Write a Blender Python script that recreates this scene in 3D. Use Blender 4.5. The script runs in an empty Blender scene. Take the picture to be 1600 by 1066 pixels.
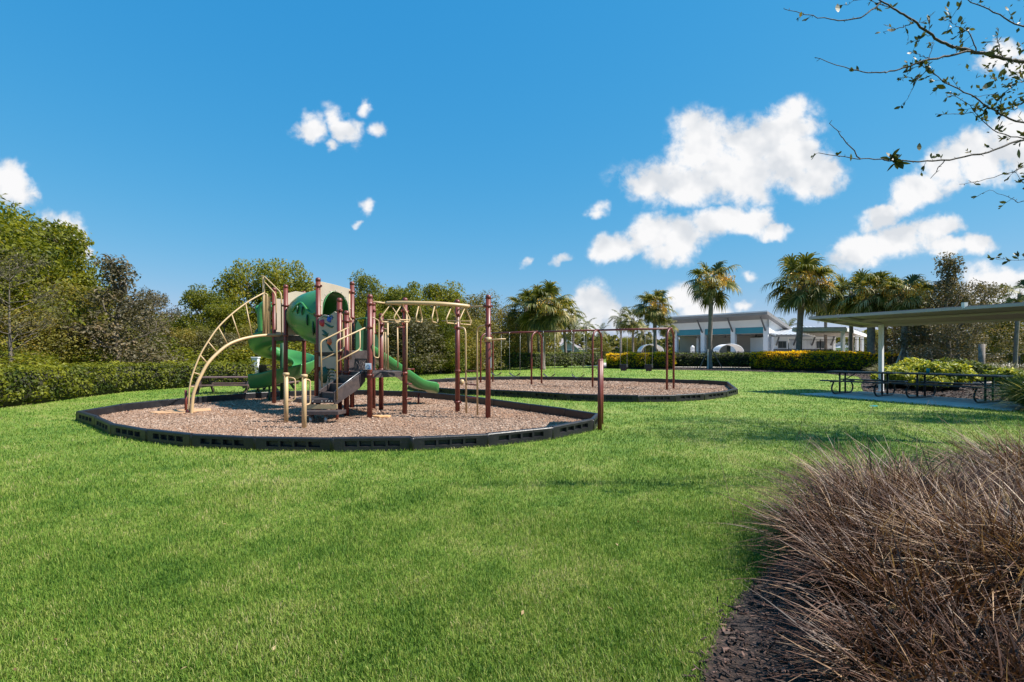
import bpy, math, random
import numpy as np
from mathutils import Vector, Matrix
from mathutils import noise as mnoise

# ------------------------------------------------------------------ camera, sky, sun
scene = bpy.context.scene
R = math.radians
CAMZ = 1.4
cam_d = bpy.data.cameras.new("camera")
cam = bpy.data.objects.new("camera", cam_d)
scene.collection.objects.link(cam)
cam.location = (0, 0, CAMZ)
cam.rotation_euler = (R(90), 0, 0)
cam_d.sensor_width = 36
cam_d.lens = 18
cam_d.shift_y = 0.0119
cam_d.clip_start = 0.05
cam_d.clip_end = 3000
scene.camera = cam

SUNV = Vector((1.5, -0.22, 1.87)).normalized()
SUN_EL = math.asin(SUNV.z)
SUN_AZ = math.atan2(SUNV.x, SUNV.y)
sun_d = bpy.data.lights.new("sun", 'SUN')
sun_d.energy = 4.7
sun_d.angle = R(0.5)
sun_d.color = (1.0, 0.95, 0.87)
sun = bpy.data.objects.new("sun", sun_d)
scene.collection.objects.link(sun)
sun.rotation_euler = SUNV.to_track_quat('Z', 'Y').to_euler()
sun.location = (20, -5, 30)

vs = scene.view_settings
vs.view_transform = 'Standard'
vs.look = 'None'
vs.gamma = 1
vs.exposure = 0.95
vs.use_curve_mapping = False

world = bpy.data.worlds.new("World")
scene.world = world
world.use_nodes = True
nt = world.node_tree
nt.nodes.clear()
N = nt.nodes.new
L = nt.links.new
def wmath(op, a, b=None, c=None, clamp=False):
    n = N('ShaderNodeMath'); n.operation = op; n.use_clamp = clamp
    for i, v in enumerate((a, b, c)):
        if v is None: continue
        if isinstance(v, (int, float)): n.inputs[i].default_value = v
        else: L(v, n.inputs[i])
    return n.outputs[0]
sky = N('ShaderNodeTexSky')
sky.sky_type = 'NISHITA'
sky.sun_disc = False
sky.sun_elevation = SUN_EL
sky.sun_rotation = SUN_AZ
sky.altitude = 0
sky.air_density = 1.15
sky.dust_density = 0.15
sky.ozone_density = 2.2
tint = N('ShaderNodeMix'); tint.data_type = 'RGBA'; tint.blend_type = 'MULTIPLY'
tint.inputs[0].default_value = 1.0
L(sky.outputs[0], tint.inputs[6])
tint.inputs[7].default_value = (0.60, 1.03, 1.02, 1)
hsv = N('ShaderNodeHueSaturation')
hsv.inputs['Saturation'].default_value = 1.12
hsv.inputs['Value'].default_value = 1.0
L(tint.outputs[2], hsv.inputs['Color'])
ssep = N('ShaderNodeSeparateColor'); L(hsv.outputs[0], ssep.inputs[0])
scmb = N('ShaderNodeCombineColor')
for i, (a_, g_) in enumerate(((.44, 1.08), (.82, .46), (1.74, .24))):
    L(wmath('MULTIPLY', wmath('POWER', ssep.outputs[i], g_), a_), scmb.inputs[i])
SKYCOL = scmb.outputs[0]
tc = N('ShaderNodeTexCoord')
sep = N('ShaderNodeSeparateXYZ'); L(tc.outputs['Generated'], sep.inputs[0])
yy = wmath('MAXIMUM', sep.outputs[1], 0.05)
uu = wmath('DIVIDE', sep.outputs[0], yy)
vv = wmath('DIVIDE', sep.outputs[2], yy)
uv = N('ShaderNodeCombineXYZ'); L(uu, uv.inputs[0]); L(vv, uv.inputs[1])
def wnoise(vec, scale, detail=6, rough=0.6, dist=0.0):
    n = N('ShaderNodeTexNoise'); n.inputs['Scale'].default_value = scale
    n.inputs['Detail'].default_value = detail; n.inputs['Roughness'].default_value = rough
    n.inputs['Distortion'].default_value = dist
    L(vec, n.inputs['Vector']); return n
# gentle domain warp, so that cloud outlines billow
wn = wnoise(uv.outputs[0], 9.0, 4, 0.6)
wsub = N('ShaderNodeVectorMath'); wsub.operation = 'SUBTRACT'; L(wn.outputs['Color'], wsub.inputs[0]); wsub.inputs[1].default_value = (.5, .5, .5)
wsc = N('ShaderNodeVectorMath'); wsc.operation = 'SCALE'; L(wsub.outputs[0], wsc.inputs[0]); wsc.inputs['Scale'].default_value = 0.085
wad = N('ShaderNodeVectorMath'); wad.operation = 'ADD'; L(uv.outputs[0], wad.inputs[0]); L(wsc.outputs[0], wad.inputs[1])
WUV = wad.outputs[0]
# (x, y, radius x, radius y, tilt deg) of every cloud puff, as bearing in the 1600-wide frame
PUFFS = [
 (1095,225,62,60,10),(1060,285,95,48,-4),(1150,275,110,55,6),(1225,205,62,50,24),(1170,225,60,45,20),(1235,255,75,50,-10),(1270,280,58,34,8),(1015,292,48,24,-12),
 (1015,368,58,34,14),(960,382,48,26,20),(1065,378,60,36,30),(1120,350,58,24,12),(1165,340,55,24,2),(1205,352,32,14,-14),(1035,397,30,22,30),(925,395,24,12,30),
 (487,198,32,26,-20),(533,197,42,24,-42),(519,226,13,15,0),(567,164,14,18,10),(592,204,20,17,10),(570,318,14,18,30),(562,342,10,10,0),
 (935,322,22,14,30),(874,403,18,11,10),(826,408,12,8,40),
 (1590,225,70,50,0),(1520,240,75,40,18),(1475,262,60,36,15),(1430,302,60,32,32),(1385,333,46,22,22),(1550,265,50,30,0),
 (1345,388,55,34,20),(1410,368,65,32,10),(1465,358,48,22,6),(1527,382,30,20,0),(1480,385,50,14,0),
 (12,292,50,38,-25),(48,300,24,12,-20),(100,362,42,36,-50),(122,395,30,26,-50),(78,350,20,20,0),
 (930,480,42,40,0),(905,505,40,30,0),(965,500,35,26,0),(1075,470,38,24,0),(1095,490,50,26,0),(1165,434,18,12,0),(1165,484,18,12,0),(1185,505,20,10,0),
 (1545,450,60,40,0),(1590,438,50,28,0),(1500,470,50,30,0),(1440,480,40,16,0),(515,443,18,12,0),
 (1560,85,40,18,10),(1600,100,44,22,0),(-120,280,110,60,0),(-300,200,120,60,0),(1760,260,120,70,0),(1900,400,160,50,0),(1850,60,120,50,0),(1720,440,90,30,0),(-200,420,160,40,0),
]
dens = None
for (px, py, rx, ry, ang) in PUFFS:
    m = N('ShaderNodeMapping'); m.vector_type = 'TEXTURE'
    m.inputs['Location'].default_value = ((px-800)/800, (552-py)/800, 0)
    m.inputs['Rotation'].default_value = (0, 0, R(ang))
    m.inputs['Scale'].default_value = (rx*1.35/800, ry*1.35/800, 1)
    L(WUV, m.inputs['Vector'])
    g = N('ShaderNodeTexGradient'); g.gradient_type = 'SPHERICAL'; L(m.outputs[0], g.inputs[0])
    gf = g.outputs['Fac'] if rx > 24 else wmath('MULTIPLY', g.outputs['Fac'], .66)
    dens = gf if dens is None else wmath('SMOOTH_MAX', dens, gf, 0.03)
fb = wnoise(uv.outputs[0], 21.0, 9, 0.62, 0.15)
shv = N('ShaderNodeVectorMath'); shv.operation = 'ADD'; L(uv.outputs[0], shv.inputs[0]); shv.inputs[1].default_value = (0.010, 0.030, 0)
fb2 = wnoise(shv.outputs[0], 11.0, 3, 0.5, 0.1); fb3 = wnoise(uv.outputs[0], 11.0, 3, 0.5, 0.1)
front = N('ShaderNodeMapRange'); front.interpolation_type = 'SMOOTHSTEP'
front.inputs[1].default_value = 0.12; front.inputs[2].default_value = 0.3; L(sep.outputs[1], front.inputs[0])
dd = wmath('ADD', wmath('MULTIPLY', dens, 1.45), wmath('MULTIPLY', wmath('SUBTRACT', fb.outputs['Fac'], 0.5), 1.9))
al = N('ShaderNodeMapRange'); al.interpolation_type = 'SMOOTHSTEP'
al.inputs[1].default_value = 0.16; al.inputs[2].default_value = 0.95; L(dd, al.inputs[0])
inside = N('ShaderNodeMapRange'); inside.interpolation_type = 'SMOOTHSTEP'
inside.inputs[1].default_value = 0.02; inside.inputs[2].default_value = 0.42; L(dens, inside.inputs[0])
alpha = wmath('MULTIPLY', wmath('MULTIPLY', al.outputs[0], front.outputs[0]), inside.outputs[0])
relief = wmath('MULTIPLY', wmath('SUBTRACT', fb3.outputs['Fac'], fb2.outputs['Fac']), 1.35)  # sunlit and grey sides of the clouds, painted from shifted noise
lum = wmath('ADD', wmath('ADD', 0.90, relief), wmath('MULTIPLY', wmath('SUBTRACT', fb.outputs['Fac'], 0.5), 0.25))
lum = wmath('MINIMUM', wmath('MAXIMUM', lum, 0.70), 0.985)
ccol = N('ShaderNodeMix'); ccol.data_type = 'RGBA'
ccol.inputs[6].default_value = (2.50, 2.62, 2.78, 1); ccol.inputs[7].default_value = (3.32, 3.32, 3.35, 1)
cmr = N('ShaderNodeMapRange'); cmr.inputs[1].default_value = 0.70; cmr.inputs[2].default_value = 0.985; L(lum, cmr.inputs[0])
L(cmr.outputs[0], ccol.inputs[0])
mx = N('ShaderNodeMix'); mx.data_type = 'RGBA'
L(alpha, mx.inputs[0]); L(SKYCOL, mx.inputs[6]); L(ccol.outputs[2], mx.inputs[7])
bg = N('ShaderNodeBackground'); bg.inputs[1].default_value = 0.15
L(mx.outputs[2], bg.inputs[0])
wo = N('ShaderNodeOutputWorld'); L(bg.outputs[0], wo.inputs[0])

# ------------------------------------------------------------------ helpers
rng = np.random.default_rng(7)
random.seed(7)
COL = scene.collection

def G(px, py, z=0.0):
    "ground (or height z) point seen on a bearing of the measured photograph"
    D = (CAMZ - z)*800/(py-552)
    return Vector(((px-800)*D/800, D, z))
def P(px, py, D):
    return Vector(((px-800)*D/800, D, CAMZ-(py-552)*D/800))

def tag(o, label=None, cat=None, group=None, kind=None):
    if label: o['label'] = label
    if cat: o['category'] = cat
    if group: o['group'] = group
    if kind: o['kind'] = kind
    return o
def empty(name, loc=(0, 0, 0), rz=0.0):
    o = bpy.data.objects.new(name, None); COL.objects.link(o)
    o.location = loc; o.rotation_euler = (0, 0, rz); o.empty_display_size = 0.2
    return o
def children(o): return [c for c in bpy.data.objects if c.parent == o]
def copy_tree(o, parent=None, kids=None):
    c = o.copy(); COL.objects.link(c); c.parent = parent
    for ch in (kids or {}).get(o.name, list(o.children)):
        copy_tree(ch, c)
    return c

class MB:
    def __init__(s): s.v = []; s.f = []; s.s = []
    def add(s, vs, fs, smooth=False):
        b = len(s.v); s.v.extend([tuple(v) for v in vs])
        for f in fs: s.f.append(tuple(i+b for i in f)); s.s.append(smooth)
        return s
    def box(s, c, d, rz=0.0, M=None):
        hx, hy, hz = d[0]/2, d[1]/2, d[2]/2
        pts = [Vector((x*hx, y*hy, z*hz)) for z in (-1, 1) for y in (-1, 1) for x in (-1, 1)]
        m = Matrix.Rotation(rz, 3, 'Z') if M is None else M
        c = Vector(c)
        return s.add([m @ p + c for p in pts], [(0, 2, 3, 1), (4, 5, 7, 6), (0, 1, 5, 4), (2, 6, 7, 3), (0, 4, 6, 2), (1, 3, 7, 5)])
    def bar(s, a, b, w, h, up=(0, 0, 1)):
        a = Vector(a); b = Vector(b); d = (b-a); Ln = d.length; d.normalize()
        upv = Vector(up); r = d.cross(upv)
        if r.length < 1e-4: r = d.cross(Vector((1, 0, 0)))
        r.normalize(); u = r.cross(d)
        M = Matrix((d, r, u)).transposed()
        return s.box((a+b)/2, (Ln, w, h), M=M)
    def tube(s, pts, r, n=8, closed=False, caps=True, flat=1.0):
        pts = [Vector(p) for p in pts]
        k = len(pts)
        rs = r if isinstance(r, (list, tuple)) else [r]*k
        prev = None; vs = []
        for i, p in enumerate(pts):
            if closed: t = pts[(i+1) % k]-pts[i-1]
            else: t = pts[min(i+1, k-1)]-pts[max(i-1, 0)]
            if t.length < 1e-9: t = Vector((0, 0, 1))
            t.normalize()
            if prev is None:
                a = Vector((0, 0, 1)) if abs(t.z) < 0.95 else Vector((1, 0, 0))
                u = t.cross(a).normalized()
            else:
                u = prev - t*prev.dot(t)
                if u.length < 1e-6: u = t.cross(Vector((1, 0, 0)))
                u.normalize()
            prev = u; w = t.cross(u)
            for j in range(n):
                a = 2*math.pi*j/n
                vs.append(p + (u*math.cos(a) + w*math.sin(a)*flat)*rs[i])
        fs = []
        m = k if closed else k-1
        for i in range(m):
            for j in range(n):
                a = i*n+j; b = i*n+(j+1) % n; c = ((i+1) % k)*n+(j+1) % n; d = ((i+1) % k)*n+j
                fs.append((a, b, c, d))
        s.add(vs, fs, True)
        if caps and not closed:
            b = len(s.v)-k*n
            s.f.append(tuple(b+j for j in range(n))[::-1]); s.s.append(False)
            s.f.append(tuple(b+(k-1)*n+j for j in range(n))); s.s.append(False)
        return s
    def lathe(s, c, prof, n=14):
        c = Vector(c); vs = []; k = len(prof)
        for (r, z) in prof:
            for j in range(n):
                a = 2*math.pi*j/n; vs.append(c+Vector((r*math.cos(a), r*math.sin(a), z)))
        fs = [(i*n+j, i*n+(j+1) % n, (i+1)*n+(j+1) % n, (i+1)*n+j) for i in range(k-1) for j in range(n)]
        s.add(vs, fs, True)
        b = len(s.v)-k*n
        s.f.append(tuple(b+j for j in range(n))[::-1]); s.s.append(False)
        s.f.append(tuple(b+(k-1)*n+j for j in range(n))); s.s.append(False)
        return s
    def prism(s, poly, z0, z1):
        "vertical prism over a plan polygon"
        n = len(poly)
        vs = [(p[0], p[1], z0) for p in poly]+[(p[0], p[1], z1) for p in poly]
        fs = [tuple(range(n))[::-1], tuple(range(n, 2*n))]+[(i, (i+1) % n, n+(i+1) % n, n+i) for i in range(n)]
        return s.add(vs, fs)
    def plate(s, o, ux, uz, poly, th):
        "polygon in plane (ux, uz) from origin o, thickness th"
        o = Vector(o); ux = Vector(ux); uz = Vector(uz); nn = ux.cross(uz).normalized()*th/2
        n = len(poly)
        a = [o+ux*p[0]+uz*p[1]-nn for p in poly]; b = [o+ux*p[0]+uz*p[1]+nn for p in poly]
        return s.add(a+b, [tuple(range(n))[::-1], tuple(range(n, 2*n))]+[(i, (i+1) % n, n+(i+1) % n, n+i) for i in range(n)])
    def sweep(s, frames, prof, caps=True):
        "frames: (pos, right, up); prof: closed list of (x, y)"
        n = len(prof); k = len(frames); vs = []
        for (p, r, u) in frames:
            for (x, y) in prof: vs.append(Vector(p)+Vector(r)*x+Vector(u)*y)
        fs = [(i*n+j, i*n+(j+1) % n, (i+1)*n+(j+1) % n, (i+1)*n+j) for i in range(k-1) for j in range(n)]
        s.add(vs, fs, True)
        if caps:
            b = len(s.v)-k*n
            s.f.append(tuple(b+j for j in range(n))[::-1]); s.s.append(False)
            s.f.append(tuple(b+(k-1)*n+j for j in range(n))); s.s.append(False)
        return s
    def blob(s, c, r, seed=0, amp=0.2, nu=10, nv=7):
        c = Vector(c); vs = []
        for i in range(nv+1):
            th = math.pi*i/nv
            for j in range(nu):
                ph = 2*math.pi*j/nu
                d = Vector((math.sin(th)*math.cos(ph), math.sin(th)*math.sin(ph), math.cos(th)))
                q = 1+amp*mnoise.noise(d*1.7+Vector((seed*3.1, seed*1.7, 0)))
                vs.append(c+Vector((d.x*r[0], d.y*r[1], d.z*r[2]))*q)
        fs = [(i*nu+j, (i+1)*nu+j, (i+1)*nu+(j+1) % nu, i*nu+(j+1) % nu) for i in range(nv) for j in range(nu)]
        return s.add(vs, fs, True)
    def mesh(s, name, mat):
        me = bpy.data.meshes.new(name)
        me.from_pydata(s.v, [], s.f)
        me.polygons.foreach_set('use_smooth', s.s)
        if mat: me.materials.append(mat)
        me.validate(); me.update()
        return me
    def build(s, name, mat, parent=None, bevel=0.0):
        me = s.mesh(name, mat)
        o = bpy.data.objects.new(name, me); COL.objects.link(o)
        if parent: o.parent = parent
        if bevel:
            b = o.modifiers.new('bevel', 'BEVEL'); b.width = bevel; b.segments = 2; b.limit_method = 'ANGLE'; b.angle_limit = R(40)
        return o
def inst(name, me, parent=None, loc=(0, 0, 0), rot=(0, 0, 0), sc=(1, 1, 1)):
    o = bpy.data.objects.new(name, me); COL.objects.link(o)
    o.location = loc; o.rotation_euler = rot; o.scale = sc
    if parent: o.parent = parent
    return o
def arcpts(c, a, b, t0, t1, n):
    c = Vector(c); a = Vector(a); b = Vector(b)
    return [c+a*math.cos(t0+(t1-t0)*i/n)+b*math.sin(t0+(t1-t0)*i/n) for i in range(n+1)]
def smoothpath(pts, n=6):
    pts = [Vector(p) for p in pts]; out = []
    for i in range(len(pts)-1):
        p0 = pts[max(i-1, 0)]; p1 = pts[i]; p2 = pts[i+1]; p3 = pts[min(i+2, len(pts)-1)]
        for k in range(n):
            t = k/n
            out.append(0.5*((2*p1)+(p2-p0)*t+(2*p0-5*p1+4*p2-p3)*t*t+(-p0+3*p1-3*p2+p3)*t**3))
    out.append(pts[-1]); return out
def rounded(pts, r, n=4):
    "polyline with its corners rounded"
    pts = [Vector(p) for p in pts]; out = [pts[0]]
    for i in range(1, len(pts)-1):
        a = pts[i-1]-pts[i]; b = pts[i+1]-pts[i]
        rr = min(r, a.length*.45, b.length*.45)
        p = pts[i]+a.normalized()*rr; q = pts[i]+b.normalized()*rr
        for k in range(n+1):
            t = k/n
            out.append(p*(1-t)**2+pts[i]*2*t*(1-t)+q*t*t)
    out.append(pts[-1]); return out

def npmesh(name, V, F, mat, shade=None, smooth=False):
    "V (n,3), F (m,k) equal sized faces; shade: one float per face"
    me = bpy.data.meshes.new(name)
    m, k = F.shape
    me.vertices.add(len(V)); me.vertices.foreach_set('co', np.ascontiguousarray(V, dtype=np.float32).ravel())
    me.loops.add(m*k); me.loops.foreach_set('vertex_index', np.ascontiguousarray(F, dtype=np.int32).ravel())
    me.polygons.add(m)
    me.polygons.foreach_set('loop_start', np.arange(0, m*k, k, dtype=np.int32))
    try: me.polygons.foreach_set('loop_total', np.full(m, k, dtype=np.int32))
    except Exception: pass
    me.polygons.foreach_set('use_smooth', np.full(m, smooth))
    if shade is not None:
        at = me.attributes.new('shade', 'FLOAT', 'FACE'); at.data.foreach_set('value', np.ascontiguousarray(shade, dtype=np.float32))
    if mat: me.materials.append(mat)
    me.update(calc_edges=True)
    return me
def unit(a): return a/np.maximum(np.linalg.norm(a, axis=-1, keepdims=True), 1e-9)
def leafcards(C, Nrm, size, r, aspect=0.45, tipdrop=0.0):
    "rhombic leaves at C with normals Nrm; size array"
    n = len(C)
    rd = unit(r.normal(size=(n, 3)))
    A = unit(np.cross(Nrm, rd)); B = np.cross(Nrm, A)
    sz = size[:, None]
    v0 = C-A*sz*.5; v2 = C+A*sz*.5; v2[:, 2] -= tipdrop*size
    v1 = C-B*sz*.5*aspect+Nrm*sz*.06; v3 = C+B*sz*.5*aspect+Nrm*sz*.06
    V = np.stack([v0, v1, v2, v3], axis=1).reshape(-1, 3)
    F = np.arange(4*n).reshape(n, 4)
    return V, F
def inpoly(x, y, poly):
    c = np.zeros(len(x), bool); n = len(poly); j = n-1
    for i in range(n):
        xi, yi = poly[i][0], poly[i][1]; xj, yj = poly[j][0], poly[j][1]
        c ^= ((yi > y) != (yj > y)) & (x < (xj-xi)*(y-yi)/(yj-yi+1e-12)+xi)
        j = i
    return c

# ------------------------------------------------------------------ materials
def newmat(name):
    m = bpy.data.materials.new(name); m.use_nodes = True
    n = m.node_tree; b = n.nodes['Principled BSDF']
    return m, n, b
def mnode(nt, t, **k):
    n = nt.nodes.new(t)
    for a, v in k.items(): setattr(n, a, v)
    return n
def plain(name, col, rough=0.5, var=0.12, scale=6.0, bump=0.0, bscale=60.0, metal=0.0, dirt=None, coat=0.0):
    m, n, b = newmat(name)
    co = mnode(n, 'ShaderNodeTexCoord')
    nz = mnode(n, 'ShaderNodeTexNoise'); nz.inputs['Scale'].default_value = scale; nz.inputs['Detail'].default_value = 5
    n.links.new(co.outputs['Object'], nz.inputs['Vector'])
    mr = mnode(n, 'ShaderNodeMapRange'); mr.inputs[1].default_value = .3; mr.inputs[2].default_value = .7
    mr.inputs[3].default_value = 1-var; mr.inputs[4].default_value = 1+var
    n.links.new(nz.outputs['Fac'], mr.inputs[0])
    mx = mnode(n, 'ShaderNodeMix', data_type='RGBA', blend_type='MULTIPLY'); mx.inputs[0].default_value = 1
    mx.inputs[6].default_value = (*col, 1); n.links.new(mr.outputs[0], mx.inputs[7])
    out = mx.outputs[2]
    if dirt:
        nd = mnode(n, 'ShaderNodeTexNoise'); nd.inputs['Scale'].default_value = dirt[1]; nd.inputs['Detail'].default_value = 8; nd.inputs['Roughness'].default_value = .7
        n.links.new(co.outputs['Object'], nd.inputs['Vector'])
        dr = mnode(n, 'ShaderNodeMapRange'); dr.inputs[1].default_value = .5; dr.inputs[2].default_value = .72; dr.inputs[4].default_value = dirt[2]
        n.links.new(nd.outputs['Fac'], dr.inputs[0])
        m2 = mnode(n, 'ShaderNodeMix', data_type='RGBA'); n.links.new(dr.outputs[0], m2.inputs[0])
        n.links.new(out, m2.inputs[6]); m2.inputs[7].default_value = (*dirt[0], 1); out = m2.outputs[2]
    n.links.new(out, b.inputs['Base Color'])
    b.inputs['Metallic'].default_value = metal
    rr = mnode(n, 'ShaderNodeMapRange'); rr.inputs[3].default_value = max(rough-.1, .05); rr.inputs[4].default_value = min(rough+.12, 1)
    n.links.new(nz.outputs['Fac'], rr.inputs[0]); n.links.new(rr.outputs[0], b.inputs['Roughness'])
    if coat: b.inputs['Coat Weight'].default_value = coat
    if bump:
        nb = mnode(n, 'ShaderNodeTexNoise'); nb.inputs['Scale'].default_value = bscale; nb.inputs['Detail'].default_value = 6
        n.links.new(co.outputs['Object'], nb.inputs['Vector'])
        bp = mnode(n, 'ShaderNodeBump'); bp.inputs['Strength'].default_value = bump; bp.inputs['Distance'].default_value = .02
        n.links.new(nb.outputs['Fac'], bp.inputs['Height']); n.links.new(bp.outputs[0], b.inputs['Normal'])
    return m
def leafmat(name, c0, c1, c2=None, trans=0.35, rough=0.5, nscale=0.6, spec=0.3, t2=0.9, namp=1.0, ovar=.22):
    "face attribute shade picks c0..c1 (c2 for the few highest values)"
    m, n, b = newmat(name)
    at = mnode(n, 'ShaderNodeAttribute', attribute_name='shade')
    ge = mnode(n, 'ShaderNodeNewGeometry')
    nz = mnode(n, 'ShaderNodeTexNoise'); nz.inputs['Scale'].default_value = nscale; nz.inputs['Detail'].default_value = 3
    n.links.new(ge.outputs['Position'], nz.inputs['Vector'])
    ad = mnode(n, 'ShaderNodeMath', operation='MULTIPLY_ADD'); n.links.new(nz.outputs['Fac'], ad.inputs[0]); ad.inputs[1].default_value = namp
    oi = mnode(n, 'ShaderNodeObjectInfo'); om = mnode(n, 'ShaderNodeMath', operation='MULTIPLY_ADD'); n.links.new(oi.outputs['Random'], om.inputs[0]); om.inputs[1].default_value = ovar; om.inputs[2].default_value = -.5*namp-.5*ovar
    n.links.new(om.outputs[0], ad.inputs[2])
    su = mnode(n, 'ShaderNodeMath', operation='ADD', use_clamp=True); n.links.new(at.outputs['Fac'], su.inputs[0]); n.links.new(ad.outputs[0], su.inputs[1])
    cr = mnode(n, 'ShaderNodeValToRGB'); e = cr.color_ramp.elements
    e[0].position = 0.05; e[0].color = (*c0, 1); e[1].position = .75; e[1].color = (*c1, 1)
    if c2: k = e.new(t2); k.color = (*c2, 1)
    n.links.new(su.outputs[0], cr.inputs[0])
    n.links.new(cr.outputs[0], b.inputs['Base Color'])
    b.inputs['Roughness'].default_value = rough; b.inputs['Specular IOR Level'].default_value = spec
    tr = mnode(n, 'ShaderNodeBsdfTranslucent')
    br = mnode(n, 'ShaderNodeMix', data_type='RGBA', blend_type='MULTIPLY'); br.inputs[0].default_value = 1
    n.links.new(cr.outputs[0], br.inputs[6]); br.inputs[7].default_value = (1.25, 1.15, .55, 1)
    n.links.new(br.outputs[2], tr.inputs[0])
    ms = mnode(n, 'ShaderNodeMixShader'); ms.inputs[0].default_value = trans
    n.links.new(b.outputs[0], ms.inputs[1]); n.links.new(tr.outputs[0], ms.inputs[2])
    n.links.new(ms.outputs[0], n.nodes['Material Output'].inputs[0])
    return m

M = {}
M['brown'] = plain('brown powder coat', (.135, .026, .018), .42, .12, 3, dirt=((.22, .09, .07), 5, .35))
M['tan'] = plain('tan powder coat', (.46, .32, .165), .42, .1, 3, dirt=((.30, .20, .11), 6, .45))
M['green'] = plain('green moulded plastic', (.045, .200, .052), .30, .15, 2.5, dirt=((.08, .20, .08), 4, .4), coat=.15)
M['darkgreen'] = plain('dark green plastic', (.02, .075, .035), .4, .15, 4)
M['beige'] = plain('beige sheet plastic', (.40, .335, .26), .5, .08, 3, dirt=((.26, .22, .18), 6, .35))
M['deck'] = plain('dark vinyl deck', (.048, .036, .036), .5, .2, 8, bump=.2, dirt=((.13, .09, .07), 5, .5))
M['red'] = plain('red hold', (.50, .03, .05), .4)
M['blue'] = plain('blue hold', (.02, .09, .42), .4)
M['orange'] = plain('orange hold', (.60, .13, .04), .4)
M['border'] = plain('black recycled plastic', (.010, .010, .013), .42, .25, 5, bump=.2, bscale=40, dirt=((.035, .030, .028), 7, .6))
M['steel'] = plain('galvanised steel', (.35, .34, .33), .35, .1, metal=.8)
M['bolt'] = plain('bolt head', (.55, .55, .55), .35, .05, metal=.6)
M['plate_white'] = plain('white label', (.62, .68, .74), .4, .05)
M['plate_blue'] = plain('blue label ink', (.02, .11, .33), .4, .05)
M['black'] = plain('black rubber', (.015, .015, .017), .5, .2)
M['blackmetal'] = plain('black powder coat', (.014, .014, .016), .35, .2)
M['table_brown'] = plain('dark brown plastisol', (.055, .038, .035), .4, .15, 8, bump=.2)
M['wood_brown'] = plain('weathered recycled plank', (.13, .075, .065), .6, .2, 6, bump=.2)
M['concrete'] = plain('concrete', (.60, .53, .47), .85, .12, 2.5, bump=.3, bscale=90, dirt=((.25, .22, .2), 3, .5))
M['white'] = plain('white paint', (.72, .72, .73), .5, .05, 2)
M['whitewall'] = plain('white stucco', (.76, .75, .76), .7, .04, .8)
M['beigewall'] = plain('beige stucco', (.42, .37, .33), .8, .06, .8)
M['teal'] = plain('teal panel', (.03, .23, .30), .5, .06, 1)
M['roofgrey'] = plain('grey fascia', (.20, .19, .19), .5, .08, 1)
M['rooflight'] = plain('light metal roof', (.60, .62, .66), .35, .05, 1, metal=.2)
M['darkstone'] = plain('dark stone base', (.12, .115, .12), .7, .15, 2)
M['glass'] = plain('window glass', (.04, .05, .055), .1, .1)
M['shingle'] = plain('grey brown shingles', (.30, .26, .25), .8, .15, 1.2)
M['lavender'] = plain('grey painted siding', (.30, .29, .35), .7, .06, 1)
M['bluehouse'] = plain('blue painted siding', (.17, .23, .36), .7, .06, 1)
M['canopy'] = plain('grey canopy sheet', (.235, .210, .215), .6, .1, 1.5, dirt=((.15, .14, .13), 2, .5))
M['canopyrim'] = plain('pale canopy rim', (.40, .36, .36), .5, .08, 2)
M['bark'] = plain('grey bark', (.13, .105, .085), .9, .35, 7, bump=.8, bscale=25)
M['barkpale'] = plain('pale bark', (.26, .23, .20), .9, .3, 6, bump=.8, bscale=20)
M['palmtrunk'] = plain('palm trunk', (.19, .155, .13), .9, .3, 5, bump=.9, bscale=14)
M['twig'] = plain('dark twig', (.045, .034, .028), .8, .3, 12, bump=.6, bscale=60)
M['stake'] = plain('pale timber stake', (.50, .46, .40), .8, .15, 4)
M['teal_cup'] = plain('teal plastic', (.02, .34, .36), .4, .05)
M['mat'] = plain('tan wear mat', (.50, .29, .15), .8, .15, 5, bump=.3)
M['matpeel'] = plain('split tan mat', (.60, .34, .15), .8, .15, 5, bump=.3)
M['soil'] = plain('dark soil', (.05, .035, .028), .95, .4, 6, bump=.8)  # dark brown with noise, for the grass clump cores
M['green_leaf'] = leafmat('green leaves', (.045, .070, .006), (.245, .250, .020), (.36, .27, .03), t2=1.0, trans=.48)
M['olive_leaf'] = leafmat('olive leaves', (.050, .060, .012), (.235, .205, .036), (.36, .25, .05), t2=1.0, trans=.4)
M['oak_leaf'] = leafmat('dull oak leaves', (.045, .043, .022), (.175, .145, .080), (.26, .19, .11), trans=.3)
M['grey_twig'] = leafmat('grey brown twigs', (.050, .046, .020), (.160, .140, .062), (.22, .20, .07), trans=.3)
M['gold_leaf'] = leafmat('golden leaves', (.08, .085, .012), (.26, .20, .035), (.40, .20, .04))
M['hedge_leaf'] = leafmat('hedge leaves', (.040, .064, .006), (.195, .205, .016), (.26, .26, .02), nscale=1.2, t2=1.0, trans=.42)
M['darkhedge_leaf'] = leafmat('dark hedge leaves', (.026, .044, .008), (.115, .140, .020), (.20, .22, .04), nscale=1.6, t2=1.0)
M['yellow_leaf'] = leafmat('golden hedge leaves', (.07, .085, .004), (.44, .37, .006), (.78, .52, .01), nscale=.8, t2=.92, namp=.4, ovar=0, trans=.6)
M['varieg_leaf'] = leafmat('yellow variegated leaves', (.045, .085, .012), (.31, .34, .03), (.72, .66, .10), nscale=3.0, t2=.88)
M['palm_leaf'] = leafmat('palm leaves', (.024, .038, .007), (.120, .130, .022), (.34, .28, .10), trans=.28, rough=.5, spec=.25)
M['palm_dry'] = leafmat('dry palm leaves', (.16, .14, .05), (.42, .34, .15), (.5, .4, .2), trans=.2)
M['fruit'] = leafmat('orange palm fruit', (.48, .24, .03), (.80, .48, .08), (.8, .6, .2), trans=.05)
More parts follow.
